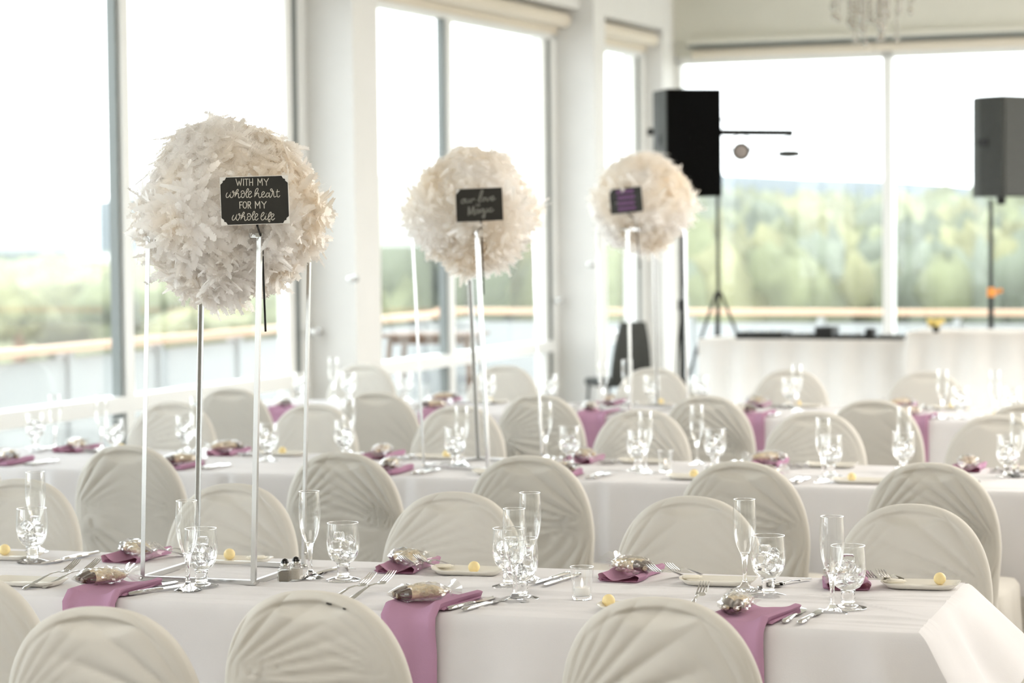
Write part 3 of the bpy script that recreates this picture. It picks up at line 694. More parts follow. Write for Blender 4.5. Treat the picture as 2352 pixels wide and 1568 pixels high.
# ------------------------------------------------------------ napkins, favours, bread plates
def napkin(over, seed, W2=.070):
    """folded napkin; local +y towards the table middle, y=0 at the table edge"""
    r = random.Random(seed); root = empty('napkin')
    prof = []
    n = 26
    def shape(k, top):     # u from -1..1, lifted rolled sides
        u = k; lift = .020 * abs(u) ** 3; return u, lift
    path = [(y, 'flat') for y in np.linspace(.215, .006, 14)]
    if over: path += [(d, 'down') for d in np.linspace(.0, over, 18)]
    L = []
    for i, (v, kind) in enumerate(path):
        row = []; t = i / (len(path) - 1); narrow = 1 - (.18 * max(0, (v - .02)) / .3 if kind == 'down' else 0)
        for k in range(n + 1):
            u = -1 + 2 * k / n; lift = .004 + .026 * (abs(u) ** 2.2 if abs(u) < .82 else .82 ** 2.2 - 3.2 * (abs(u) - .82) ** 1.6) * (1 if kind == 'flat' else max(.25, 1 - v / .12)) + .0025 * math.sin(5 * u + 3 * t + seed)
            x = u * W2 * narrow + .004 * math.sin(8 * t + seed); row.append((x, lift))
        back = [(x * .97, .0012) for x, h in row[::-1]]; row = [(x * (1 + .06 * (abs(x) > .9 * W2 * narrow)), h) for x, h in row]
        # rolled side bulges
        pts = row + back; R_ = []
        for x, h in pts:
            if kind == 'flat': R_.append((x, v, h))
            else:
                c = min(v / .015, math.pi / 2) if v < .0235 else math.pi / 2
                yb = -.016 * math.sin(min(v / .016, math.pi / 2)); zb = -max(0, v - .006)
                yy = yb - h * math.sin(c) ; z_ = zb + h * math.cos(c); R_.append((x, yy - .02 * min(1, v / .05) * .4 - .006 * math.sin(x * 45 + seed) * min(1, v / .1), z_))
        L.append(R_)
    MB().loops(L, False, True).build('napkin_fold', 'napkin', root, angle=70)
    # lower visible layer peeping out one side
    L = []
    for v in np.linspace(.205, .012, 8): L.append([(W2 * .6, v, .0015), (W2 + .006, v - .004, .0015), (W2 + .009, v - .002, .005), (W2 + .005, v, .007), (W2 * .75, v, .004)])
    MB().loops(L, True, True).build('under_fold', 'napkin', root, angle=70)
    return root
NK = [napkin(.34, 1), napkin(.34, 2), napkin(0, 3, .052), napkin(0, 4, .052)]
def favour(seed):
    r = random.Random(seed); root = empty('wrapped_favour')
    for k, (ox, oz, mat) in enumerate(((-.012, .022, 'cookie'), (.013, .020, 'cookie'))):
        L = []
        for q in np.linspace(0, 1, 12):
            y = -.062 + .124 * q; w_ = .014 * math.sin(math.pi * (.08 + .84 * q)) ** .35; h_ = .015 * math.sin(math.pi * (.06 + .88 * q)) ** .5
            L.append([(ox + w_ * math.cos(a) * (1 + r.uniform(-.06, .06)), y, oz + h_ * math.sin(a) * (1 + r.uniform(-.08, .08)) + .006 * math.sin(q * 3)) for a in np.linspace(0, 2 * math.pi, 11)[:-1]])
        MB().loops(L, True, True).build('biscotti', 'cookie', root, angle=180)
        L2 = [[(ox + (p[0] - ox) * 1.06, p[1], p[2] + .0006 if p[2] > oz else p[2] - .0006) for p in l] for l in L[:4]]
        MB().loops(L2, True, False).build('chocolate_tip', 'choc', root, angle=180)
    # crumpled bag
    L = []; n = 30
    for i, q in enumerate(np.linspace(0, 1, 22)):
        y = -.080 + .175 * q
        w_ = .036 * min(1, (.25 + q * 3)) * (1 if q < .72 else max(.18, 1 - (q - .72) * 4.2)) if q < .9 else .012 + .30 * (q - .9)
        h_ = .021 * min(1, q * 4 + .12) * (1 if q < .7 else max(.2, 1 - (q - .7) * 3.5)) if q < .9 else .006 + .18 * (q - .9)
        row = []
        for k in range(n):
            a = 2 * math.pi * k / n; j = 1 + r.uniform(-.14, .14)
            row.append((w_ * math.cos(a) * j, y + r.uniform(-.002, .002), max(.002, .024 + h_ * math.sin(a) * j)))
        L.append(row)
    MB().loops(L, False, False).build('cellophane_bag', 'cello', root, angle=25)
    m = MB(); m.lathe([(.0105, 0), (.0125, .002), (.0125, .005), (.0105, .007)], 12)
    m.v = [np.array([(x, .069 + z, .024 + y * .6) for x, y, z in m.v[0]])]; m.build('bag_tie', 'silver', root)
    return root
FV = [favour(1), favour(2), favour(3)]
def plate():
    r = empty('bread_plate'); W_, D_ = .098, .055; L = []
    def rr_(sx_, sy_, z):
        row = []
        for k in range(40):
            a = 2 * math.pi * k / 40; c, s = math.cos(a), math.sin(a); q = (abs(c) ** 4 + abs(s) ** 4) ** -.25; row.append((W_ * sx_ * c * q, D_ * sy_ * s * q, z + .004 * (abs(c * q) ** 6) * (sx_ > .9)))
        return row
    for sx_, sy_, z in ((.75, .7, 0), (.82, .78, .0005), (1, 1, .011), (1.0, 1.0, .013), (.97, .96, .0125), (.80, .75, .0035), (.2, .2, .003)): L.append(rr_(sx_, sy_, z))
    MB().loops(L, True, True).build('dish', 'china', r, angle=60); return r
def butter():
    r = empty('butter_ball'); m = MB(); L = []
    for t in np.linspace(.2, math.pi - .1, 11):
        L.append([((.0155 + .0006 * math.sin(6 * a)) * math.sin(t) * math.cos(a), (.0155 + .0006 * math.sin(5 * a + t * 3)) * math.sin(t) * math.sin(a), .0150 - .0155 * math.cos(t)) for a in np.linspace(0, 2 * math.pi, 21)[:-1]])
    m.loops(L, True, True).build('butter_scoop', 'butter', r, angle=180); return r
def packet():
    r = empty('cream_packet'); m = MB(); m.rbox(-.022, .022, -.014, .014, 0, .007, .002); m.build('packet_body', 'packet', r)
    for s in (-1, 1): MB().box(*(sorted((s * .022, s * .028))), -.014, .014, .003, .0042).build('crimped_end', 'packet', r, False)
    return r
PL, BU, PK = plate(), butter(), packet()
# nearest row, seen in the photo
near_n = [(200, 'mauve napkin over the front edge, behind the leftmost whole front chair', 0), (930, 'mauve napkin hanging over the front edge between two chairs', 1), (1680, 'mauve napkin over the front edge beside the tall front chair', 0)]
NA0 = []
for i, (x, lab, pr) in enumerate(near_n):
    yy = 1371 + .047 * (x - 86); a, b = px_ab(0, x, yy); NA0.append(a)
    place(NK[pr], tp(0, a, 0, TZ + .002), -TA + [.0, -.12, -.12][i], lab, 'napkin', 'napkins over the front of the nearest table')
    fx, fy = [(232, 1346), (955, 1388), (1690, 1410)][i]; a, b = px_ab(0, fx, fy + 6)
    place(FV[i], tp(0, a, max(b, .07), TZ + .009), -TA - .55 + [0, -.3, .6][i], ['cellophane bag of biscotti on the napkin at the far left front', 'cellophane bag of dipped biscotti on the central hanging napkin', 'crumpled bag of biscotti upright on the napkin near the table end'][i], 'favour', 'wrapped favours on the nearest table')
for i, (x, y, fx, fy, rot, pr) in enumerate(((275, 1292, 290, 1272, .0, 2), (876, 1326, 895, 1300, .0, 3), (1412, 1343, 1420, 1326, -.05, 2), (1890, 1362, 1882, 1342, .2, 3))):
    a, b = px_ab(0, x, y); b = TW - .218
    place(NK[pr], tp(0, a + .01, TW - .004, TZ + .002), math.pi - TA + rot, 'folded mauve napkin open towards the viewer, %s along the nearest table far side' % ORD[i], 'napkin', 'napkins along the back of the nearest table')
    place(FV[i % 3], tp(0, a + .015, TW - .13, TZ + .011), math.pi - TA + [.9, .9, -2.2, .2][i], 'cellophane biscotti bag on the %s far-side napkin of the nearest table' % ORD[i], 'favour', 'wrapped favours on the nearest table')
for i, (x, y, bx, by, px_, py_) in enumerate(((20, 1283, 30, 1274, None, None), (545, 1294, 529, 1289, 590, 1293), (1078, 1318, 1089, 1320, 1030, 1308), (1650, 1342, None, None, 1588, 1339), (2115, 1350, 2160, 1346, 2056, 1349))):
    a, b = px_ab(0, x, y); b = min(b, TW - .06)
    place(PL, tp(0, a, b, TZ + .002), -TA + .05, 'small rectangular ivory bread plate, %s along the far side of the nearest table' % ORD[i], 'plate', 'bread plates on the nearest table')
    if bx:
        a2, b2 = px_ab(0, bx, by); place(BU, tp(0, a2, min(max(b2, b - .03), b + .03), TZ + .006), 0, 'round yellow butter scoop on the %s far-side bread plate' % ORD[i], 'butter', 'butter scoops on the nearest table')
    if px_:
        a2, b2 = px_ab(0, px_, py_); place(PK, tp(0, a2, min(b2, b + .02), TZ + .013), -TA + .3, 'small cream wrapped packet on the %s far-side bread plate' % ORD[i], 'packet', 'cream packets on the nearest table')
a, b = px_ab(0, 70, 1343); place(PL, tp(0, a, b, TZ + .002), -TA, 'ivory bread plate left of the forks on the front side', 'plate', 'bread plates on the nearest table')
a, b = px_ab(0, 1468, 1404); place(PL, tp(0, a, b, TZ + .002), -TA, 'ivory bread plate mostly hidden behind the tall front chair', 'plate', 'bread plates on the nearest table')
a, b = px_ab(0, 1398, 1399); place(BU, tp(0, a, b, TZ + .006), 0, 'yellow butter scoop peeping out from behind the tall front chair', 'butter', 'butter scoops on the nearest table')
# middle and farthest rows: one place setting per chair
sc_ = 0
for row in (1, 2):
    for side in ('near', 'far'):
        sg = 1 if side == 'near' else -1; e0 = 0 if side == 'near' else TW
        for i, ca in enumerate(SEATS[(row, side)]):
            a = ca + (.02 * sg) - (.12 if (row == 1 and side == 'near') else 0); rz = -TA + (0 if sg == 1 else math.pi)
            if not (ARANGE[row][0] + .25 < a < ARANGE[row][1] - .2): continue
            tg = '%s %s-side seat of the %s row' % (ORD[i], side, RNAME[row])
            place(NK[(i + row) % 2] if (side == 'near' and row == 2) else NK[2 + i % 2], tp(row, a + (.05 if row == 2 and sg == 1 else 0), e0, TZ + .002), rz, 'mauve napkin at the ' + tg, 'napkin', 'napkins along the %s row' % RNAME[row])
            place(FV[i % 3], tp(row, a, e0 + sg * .11, TZ + .011), rz + [.8, -.9, .2][i % 3], 'cellophane biscotti bag at the ' + tg, 'favour', 'wrapped favours along the %s row' % RNAME[row])
            for k, (pp, nm, da) in enumerate(((FK, 'fork', -.135), (FK, 'fork', -.105), (KN, 'knife', .12), (KN, 'knife', .15))):
                place(pp, tp(row, a + sg * da, e0 + sg * .13, TZ + .0025), rz, '%s %s at the %s' % (('outer', 'inner')[k in (1, 2)], nm, tg), 'cutlery', '%ss laid along the %s row' % (nm if nm != 'knife' else 'knive', RNAME[row]))
            place(PL, tp(row, a - sg * .245, e0 + sg * .12, TZ + .002), rz, 'ivory bread plate at the ' + tg, 'plate', 'bread plates along the %s row' % RNAME[row])
            place(BU, tp(row, a - sg * (.245 + .03 * (i % 3 - 1)), e0 + sg * .12, TZ + .006), 0, 'yellow butter scoop at the ' + tg, 'butter', 'butter scoops along the %s row' % RNAME[row])

# ------------------------------------------------------------ votive candles and shakers
def votive():
    r = empty('votive_candle'); m = MB()
    m.lathe([(.0001, 0), (.0225, 0), (.0235, .002), (.0240, .0085), (.0001, .0088)], 32).build('thick_base', 'glass', r, angle=60)
    MB().lathe([(.0240, .0085), (.0287, .079)], 36).build('glass_cup', 'thin', r, angle=180)
    MB().tube([(.0284 * math.cos(t), .0284 * math.sin(t), .0793) for t in np.linspace(0, 2 * math.pi, 37)], .0010, 6, False).build('rim', 'rim', r, angle=180)
    m = MB(); m.lathe([(.0001, .0098), (.0185, .0098), (.0190, .011), (.0190, .027), (.0180, .0285), (.0001, .0285)], 28).build('tealight', 'wax', r, angle=40)
    MB().lathe([(.0006, .0286), (.0025, .031), (.0036, .036), (.0030, .042), (.0012, .049), (.0003, .052)], 12, cap0=True, cap1=True).build('flame_tip', 'flame', r); return r
V = votive(); a, b = px_ab(0, 1337, 1377)
place(V, tp(0, a, b, TZ + .002), 0, 'clear glass votive with a white tealight on the nearest table', 'candle')
p = atz(1528, 1036, TZ + .079); a, b = tc_(1, p); place(V, tp(1, a, b, TZ + .002), 0, 'glass votive on the middle table row, blurred', 'candle')
def shaker(fill):
    r = empty('shaker'); s = .0165
    m = MB(); m.rbox(-s, s, -s, s, 0, .036, .003); m.build('glass_body', 'thin', r, angle=30)
    m = MB(); m.rbox(-s + .003, s - .003, -s + .003, s - .003, .003, .030, .002); m.build('filling', fill, r, angle=30)
    MB().lathe([(.0115, .036), (.0135, .037), (.0135, .041), (.0118, .042), (.0118, .047), (.0108, .050)], 20, cap0=True, cap1=True).build('cap', 'shaker_cap', r)
    MB().lathe([(.0106, .050), (.0098, .055), (.0065, .060), (.001, .0625)], 20, cap0=True, cap1=True).build('dome', 'capdark', r)
    return r
S1 = shaker('pepper'); a, b = px_ab(0, 655, 1339); place(S1, tp(0, a, b, TZ + .002), -TA + .1, 'square glass pepper shaker with dark domed cap by the stand foot', 'shaker', 'salt and pepper set')
S2 = shaker('salt'); place(S2, tp(0, a + .013, b + .042, TZ + .002), -TA - .05, 'square glass salt shaker behind the pepper shaker', 'shaker', 'salt and pepper set')

# ------------------------------------------------------------ feather centrepieces
def cat(P, n=8):
    P = [np.array(p, float) for p in P]; P = [2 * P[0] - P[1]] + P + [2 * P[-1] - P[-2]]; o_ = []
    for i in range(1, len(P) - 2):
        for t in np.linspace(0, 1, n, endpoint=False):
            a_, b_, c_, d_ = P[i - 1:i + 3]
            o_.append(.5 * (2 * b_ + (c_ - a_) * t + (2 * a_ - 5 * b_ + 4 * c_ - d_) * t * t + (3 * b_ - a_ - 3 * c_ + d_) * t ** 3))
    o_.append(P[-2]); return o_
def strokes(name, SS, to, wd, mat, parent, smooth=True):
    m = MB()
    for S in SS:
        P = [np.array(to(*p)) for p in (cat(S) if smooth and len(S) > 2 else S)]
        for q in range(len(P) - 1):        # ribbon pieces with round joints
            d = P[q + 1] - P[q]; l = np.hypot(*d)
            if l < 1e-6: continue
            nrm = np.array([-d[1], d[0]]) / l * wd / 2
            a_, b_, c_, e_ = P[q] - nrm, P[q + 1] - nrm, P[q + 1] + nrm, P[q] + nrm
            m.add([(a_[0], -.0022, a_[1]), (b_[0], -.0022, b_[1]), (c_[0], -.0022, c_[1]), (e_[0], -.0022, e_[1])], [(0, 1, 2, 3)])
        for p in (P if not smooth else [P[0], P[-1]] + P[::3]):
            m.add([(p[0] + wd / 2 * math.cos(t), -.00225, p[1] + wd / 2 * math.sin(t)) for t in np.linspace(0, 2 * math.pi, 11)[:-1]], [tuple(range(10))])
    return m.build(name, mat, parent, False)
CAPS1 = [[(600, 245), (645, 410), (680, 300), (715, 410), (745, 240)], [(790, 245), (790, 410)], [(825, 250), (910, 250)], [(867, 250), (867, 412)], [(942, 245), (942, 412)], [(1020, 240), (1020, 412)], [(942, 335), (1020, 330)],
         [(1150, 410), (1155, 245), (1210, 350), (1258, 240), (1265, 412)], [(1305, 250), (1365, 335), (1420, 240)], [(1365, 335), (1368, 412)]]
CAPS2 = [[(690, 985), (685, 825), (750, 822)], [(687, 900), (735, 898)], [(815 + 48 * math.sin(t), 900 - 82 * math.cos(t)) for t in np.linspace(0, 2 * math.pi, 17)], [(900, 985), (895, 820), (950, 822), (963, 860), (945, 900), (898, 905)], [(925, 905), (965, 985)],
         [(1080, 985), (1078, 815), (1135, 920), (1190, 815), (1195, 985)], [(1240, 820), (1300, 900), (1355, 820)], [(1300, 900), (1302, 985)]]
SC1 = [[(385, 580), (350, 640), (355, 705), (400, 700), (445, 640), (472, 572)], [(472, 572), (448, 660), (470, 712), (515, 690), (545, 610), (538, 548), (508, 560), (530, 598), (575, 590)],
       [(560, 640), (620, 590), (657, 530), (638, 505), (600, 560), (578, 640), (562, 712)], [(562, 700), (610, 622), (662, 612), (655, 670), (668, 722), (715, 690)],
       [(795, 600), (742, 620), (732, 680), (765, 718), (805, 680), (812, 600), (780, 545), (735, 555), (725, 592)], [(812, 640), (870, 590), (915, 520), (895, 490), (860, 550), (850, 650), (870, 714), (905, 690)],
       [(905, 655), (960, 620), (985, 575), (950, 555), (915, 610), (915, 690), (950, 717), (997, 678)],
       [(1058, 650), (1120, 590), (1157, 510), (1130, 485), (1090, 540), (1070, 630), (1060, 715)], [(1062, 700), (1118, 622), (1166, 610), (1165, 670), (1192, 722), (1235, 690)],
       [(1240, 662), (1290, 635), (1315, 590), (1280, 570), (1245, 620), (1250, 690), (1290, 712), (1345, 672)], [(1432, 622), (1390, 603), (1355, 650), (1357, 702), (1392, 706), (1430, 650), (1442, 600), (1436, 680), (1460, 717), (1500, 660), (1520, 580), (1502, 505), (1466, 520), (1490, 560), (1540, 562), (1545, 640), (1560, 708), (1610, 690)],
       [(1645, 510), (1628, 600), (1635, 690), (1668, 712), (1700, 675)], [(1600, 582), (1690, 570)]]
SC2 = [[(530, 1150), (495, 1215), (500, 1278), (545, 1265), (588, 1195), (612, 1140), (590, 1230), (620, 1282), (660, 1250), (687, 1170), (677, 1115), (650, 1135), (680, 1165), (715, 1160)],
       [(705, 1210), (765, 1160), (802, 1100), (780, 1080), (745, 1140), (722, 1210), (705, 1285)], [(705, 1268), (760, 1195), (807, 1186), (800, 1250), (820, 1294), (860, 1265)],
       [(942, 1185), (885, 1200), (877, 1250), (910, 1286), (950, 1250), (966, 1180), (930, 1118), (885, 1125), (877, 1165)], [(962, 1210), (1020, 1160), (1062, 1090), (1040, 1063), (1005, 1130), (1000, 1220), (1020, 1282), (1055, 1262)],
       [(1060, 1222), (1115, 1190), (1137, 1140), (1100, 1120), (1070, 1180), (1070, 1255), (1100, 1287), (1147, 1243)],
       [(1208, 1212), (1265, 1170), (1297, 1115), (1275, 1090), (1235, 1140), (1215, 1220), (1240, 1283), (1295, 1262), (1340, 1180), (1325, 1250), (1350, 1277), (1388, 1240)], [(1348, 1128), (1352, 1132)],
       [(1388, 1240), (1440, 1180), (1477, 1110), (1455, 1088), (1415, 1150), (1395, 1240), (1400, 1300), (1430, 1332), (1442, 1295), (1415, 1268), (1462, 1258)], [(1475, 1227), (1520, 1195), (1547, 1150), (1510, 1130), (1480, 1180), (1485, 1260), (1515, 1287), (1562, 1243)]]
# second sign: soft script, scale ~ 1590 px across
S2A = [[(560, 590), (490, 640), (490, 720), (550, 730), (600, 670), (560, 590), (640, 600)], [(650, 590), (630, 680), (670, 720), (730, 680), (750, 600), (745, 690), (790, 710)], [(830, 600), (830, 710), (850, 630), (920, 590), (950, 640)],
       [(1050, 650), (1150, 560), (1230, 340), (1180, 330), (1120, 500), (1090, 690), (1160, 690)], [(1260, 570), (1200, 620), (1220, 680), (1280, 670), (1300, 600), (1260, 570), (1340, 580)], [(1350, 570), (1370, 670), (1400, 680), (1470, 560)], [(1500, 640), (1590, 600), (1600, 540), (1530, 550), (1500, 640), (1550, 680), (1660, 620)]]
S2B = [[(1010, 760), (1000, 840), (1040, 850)], [(1110, 770), (1070, 790), (1120, 830), (1060, 850)]]
S2C = [[(720, 1150), (740, 860), (800, 1120), (900, 860), (910, 1120), (960, 1130)], [(1080, 980), (1000, 980), (980, 1070), (1050, 1090), (1100, 990), (1110, 1090)], [(1240, 960), (1170, 970), (1170, 1060), (1240, 1040), (1260, 960), (1290, 1200), (1240, 1260), (1210, 1200), (1330, 1060)], [(1370, 950), (1370, 1050), (1420, 1050)], [(1530, 940), (1460, 960), (1450, 1040), (1520, 1060), (1590, 1000)]]
def corner_pts(sx_, sz_, W_, H_, o=0):
    c = [(W_, H_), (W_ - .0150, H_), (W_ - .0115, H_ - .0065), (W_ - .0065, H_ - .0080), (W_ - .0060, H_ - .0125), (W_, H_ - .0175)]
    return [(sx_ * x, sz_ * z) for x, z in c]
def sign(idx, loc, rz, roll, lab):
    r = empty('sign_card', loc, rz); r.rotation_euler = (0, roll, rz); tag(r, lab, 'sign')
    W_, H_ = .085, .0595
    MB().rbox(-W_, W_, -.0015, .0015, -H_, H_, .0006).build('board', 'board', r, False)
    m = MB()
    for (x0, x1, z0, z1) in ((-W_ - .0012, W_ + .0012, H_, H_ + .0012), (-W_ - .0012, W_ + .0012, -H_ - .0012, -H_), (-W_ - .0012, -W_, -H_, H_), (W_, W_ + .0012, -H_, H_)): m.box(x0, x1, -.002, .002, z0, z1)
    m.build('border', 'silver' if idx == 0 else 'black', r, False)
    for sx_ in (-1, 1):
        for sz_ in (-1, 1):
            if idx and not (sx_ == -1 and sz_ == 1): continue
            P = corner_pts(sx_, sz_, W_, H_); m = MB(); n = len(P)
            m.add([(x, -.0026, z) for x, z in P] + [(x, .002, z) for x, z in P], [tuple(range(n)), tuple(range(n, 2 * n))] + [(i, (i + 1) % n, n + (i + 1) % n, n + i) for i in range(n)])
            m.build('corner_guard', 'silver', r, False)
    MB().tube([(.003, .004, -.04), (.004, .006, -.065), (.007, .075, -.10), (.006, .09, -.335)], .0028, 8).build('rod', 'black', r)
    if idx == 0:
        ca, sa = math.cos(.021), math.sin(.021)
        def to(x, y):
            X = (x - 1063) * 1e-4; Z = (787 - y) * 1e-4; return X * ca + Z * sa, -X * sa + Z * ca
        strokes('lettering', CAPS1, to, .0018, 'ink', r, False); strokes('lettering', SC1, to, .0018, 'ink', r)
        strokes('lettering', CAPS2, to, .0020, 'ink', r, False); strokes('lettering', SC2, to, .0018, 'ink', r)
    elif idx == 1:
        def to(x, y): X = (x - 1105) / 1590 * .17; Z = (805 - y) / 1590 * .17; return X + .03 * Z, -.035 * X * -1 * 0 + Z + 0 * X
        strokes('lettering', S2A, to, .0042, 'ink_dim', r); strokes('lettering', S2B, to, .003, 'ink_dim', r); strokes('lettering', S2C, to, .0048, 'ink_dim', r)
    else:
        rr = random.Random(3)
        for z0 in (.042, .014, -.014, -.040):
            SS = []; x = -.050 + rr.uniform(0, .012)
            while x < .045:
                SS.append([(x, z0 - .008), (x + .003, z0 + .009), (x + .007, z0 - .006), (x + .011, z0 + .006)]); x += .0135
            strokes('lettering', SS, lambda x, y: (x, y), .0042, 'ink_purple', r)
    bd_ = next(c_ for c_ in r.children if c_.name.startswith('board'))
    for c_ in list(r.children):
        if c_.name.startswith(('lettering', 'corner_guard')): c_.parent = bd_
    return r
def feathers(seed, nf, nb, NB=15):
    rg = np.random.default_rng(seed); R0 = .222
    def nz(v): return v / (np.linalg.norm(v, axis=-1, keepdims=True) + 1e-9)
    def lump(n): return 1 + .05 * np.sin(5 * n[:, 0] + seed) + .05 * np.sin(6 * n[:, 2] + 2) + .04 * np.sin(9 * n[:, 1] + 4 * n[:, 0])
    def roots(n, a, b):
        p = n * (R0 * lump(n) * rg.uniform(a, b, len(n)))[:, None]
        return p * (1 - .10 * np.clip(-n[:, 2] - .2, 0, 1))[:, None]
    nr = nz(rg.normal(size=(nf, 3))); root = roots(nr, .93, 1.01)
    tan = nz(np.cross(nr, rg.normal(size=(nf, 3)))); tan[:, 2] -= .55
    d = nz(nr * rg.uniform(.0, .30, nf)[:, None] + tan * rg.uniform(.5, 1, nf)[:, None])
    side = nz(np.cross(d, nr)); up = np.cross(side, d)
    L = rg.uniform(.036, .070, nf) * np.where(rg.random(nf) < .08, 1.5, 1); wd = rg.uniform(.008, .0145, nf)
    curl = rg.uniform(-.6, 1.5, nf) * L; tw = rg.uniform(-.6, .6, nf)
    def spine(t): return root + d * (L * t)[:, None] + nr * (-curl * t * t * .38 + .010 * t)[:, None] + side * (tw * L * .35 * t * t)[:, None]
    V = []; F = []; n0 = 0
    q = np.arange(nf)
    def addq(A, B, C, D):
        nonlocal n0
        k = len(A); V.append(np.stack([A, B, C, D], 1).reshape(-1, 3)); ix = n0 + 4 * np.arange(k)
        F.append(np.stack([ix, ix + 1, ix + 2, ix + 3], 1)); n0 += 4 * k
    ang0 = rg.uniform(.45, .8, nf); lift0 = rg.uniform(-.1, .35, nf)
    for b in range(NB):
        t0 = (b + .2) / NB; t1 = (b + 1.25) / NB
        w_ = wd * (math.sin(math.pi * (.12 + .80 * t0)) ** .6)
        c0 = spine(t0 * .97 * np.ones(nf)); c1 = spine(min(1, t1) * .97 * np.ones(nf)); fw = nz(c1 - c0)
        for sg in (-1, 1):
            ang = ang0 + rg.uniform(-.10, .10, nf) + .30 * t0; l_ = w_ * rg.uniform(.88, 1.12, nf) * np.where(rg.random(nf) < .10, .6, 1)
            bd = nz(side * (sg * np.cos(ang - .35))[:, None] + fw * np.sin(ang)[:, None] + up * lift0[:, None])
            tip = c0 + bd * l_[:, None] * 1.15; hw = fw * (L / NB * .56)[:, None]
            addq(c0, c1, tip + hw * 1.0, tip - hw * .75)
    # loose down
    nr2 = nz(rg.normal(size=(nb, 3))); r2 = roots(nr2, .88, 1.03); dd = nz(nr2 * .7 + rg.normal(size=(nb, 3)) * .6); s2 = nz(np.cross(dd, rg.normal(size=(nb, 3))))
    l2 = rg.uniform(.012, .040, nb)[:, None]; w2 = rg.uniform(.00022, .00045, nb)[:, None]; be = rg.normal(size=(nb, 3)) * .007
    m1 = r2 + dd * l2 * .6 + be * .5; e1 = r2 + dd * l2 + be
    addq(r2 - s2 * w2, r2 + s2 * w2, m1 + s2 * w2 * .8, m1 - s2 * w2 * .8); addq(m1 - s2 * w2 * .8, m1 + s2 * w2 * .8, e1 + s2 * w2 * .2, e1 - s2 * w2 * .2)
    V = np.concatenate(V); F = np.concatenate(F)
    me = bpy.data.meshes.new('feathers'); me.vertices.add(len(V)); me.vertices.foreach_set('co', V.ravel())
    me.loops.add(F.size); me.loops.foreach_set('vertex_index', F.ravel().astype(np.int32)); me.polygons.add(len(F))
    me.polygons.foreach_set('loop_start', np.arange(0, F.size, 4, dtype=np.int32)); me.update(calc_edges=True); me.validate()
    me.materials.append(MT['feather']); return me
def feathermat():
    m = pmat('white_feather', (.86, .82, .77), .8, spec=.2); nt = m.node_tree; b = nt.nodes['Principled BSDF']; o = nt.nodes['Material Output']
    t_ = nt.nodes.new('ShaderNodeTexCoord'); n_ = nt.nodes.new('ShaderNodeTexNoise'); n_.inputs['Scale'].default_value = 5
    r_ = nt.nodes.new('ShaderNodeValToRGB'); r_.color_ramp.elements[0].position = .40; r_.color_ramp.elements[1].position = .66
    r_.color_ramp.elements[0].color = (.985, .975, .965, 1); r_.color_ramp.elements[1].color = (.975, .945, .90, 1)  # cream end of the noise puts warm room light into the colour
    nt.links.new(t_.outputs['Object'], n_.inputs['Vector']); nt.links.new(n_.outputs['Fac'], r_.inputs[0]); nt.links.new(r_.outputs[0], b.inputs['Base Color'])
    tr = nt.nodes.new('ShaderNodeBsdfTranslucent'); nt.links.new(r_.outputs[0], tr.inputs[0]); mx = nt.nodes.new('ShaderNodeMixShader'); mx.inputs[0].default_value = .75
    nt.links.new(b.outputs[0], mx.inputs[1]); nt.links.new(tr.outputs[0], mx.inputs[2]); nt.links.new(mx.outputs[0], o.inputs[0]); return m
MT['feather'] = feathermat()
FM = [feathers(3, 7000, 26000), feathers(8, 4500, 8000, 9)]
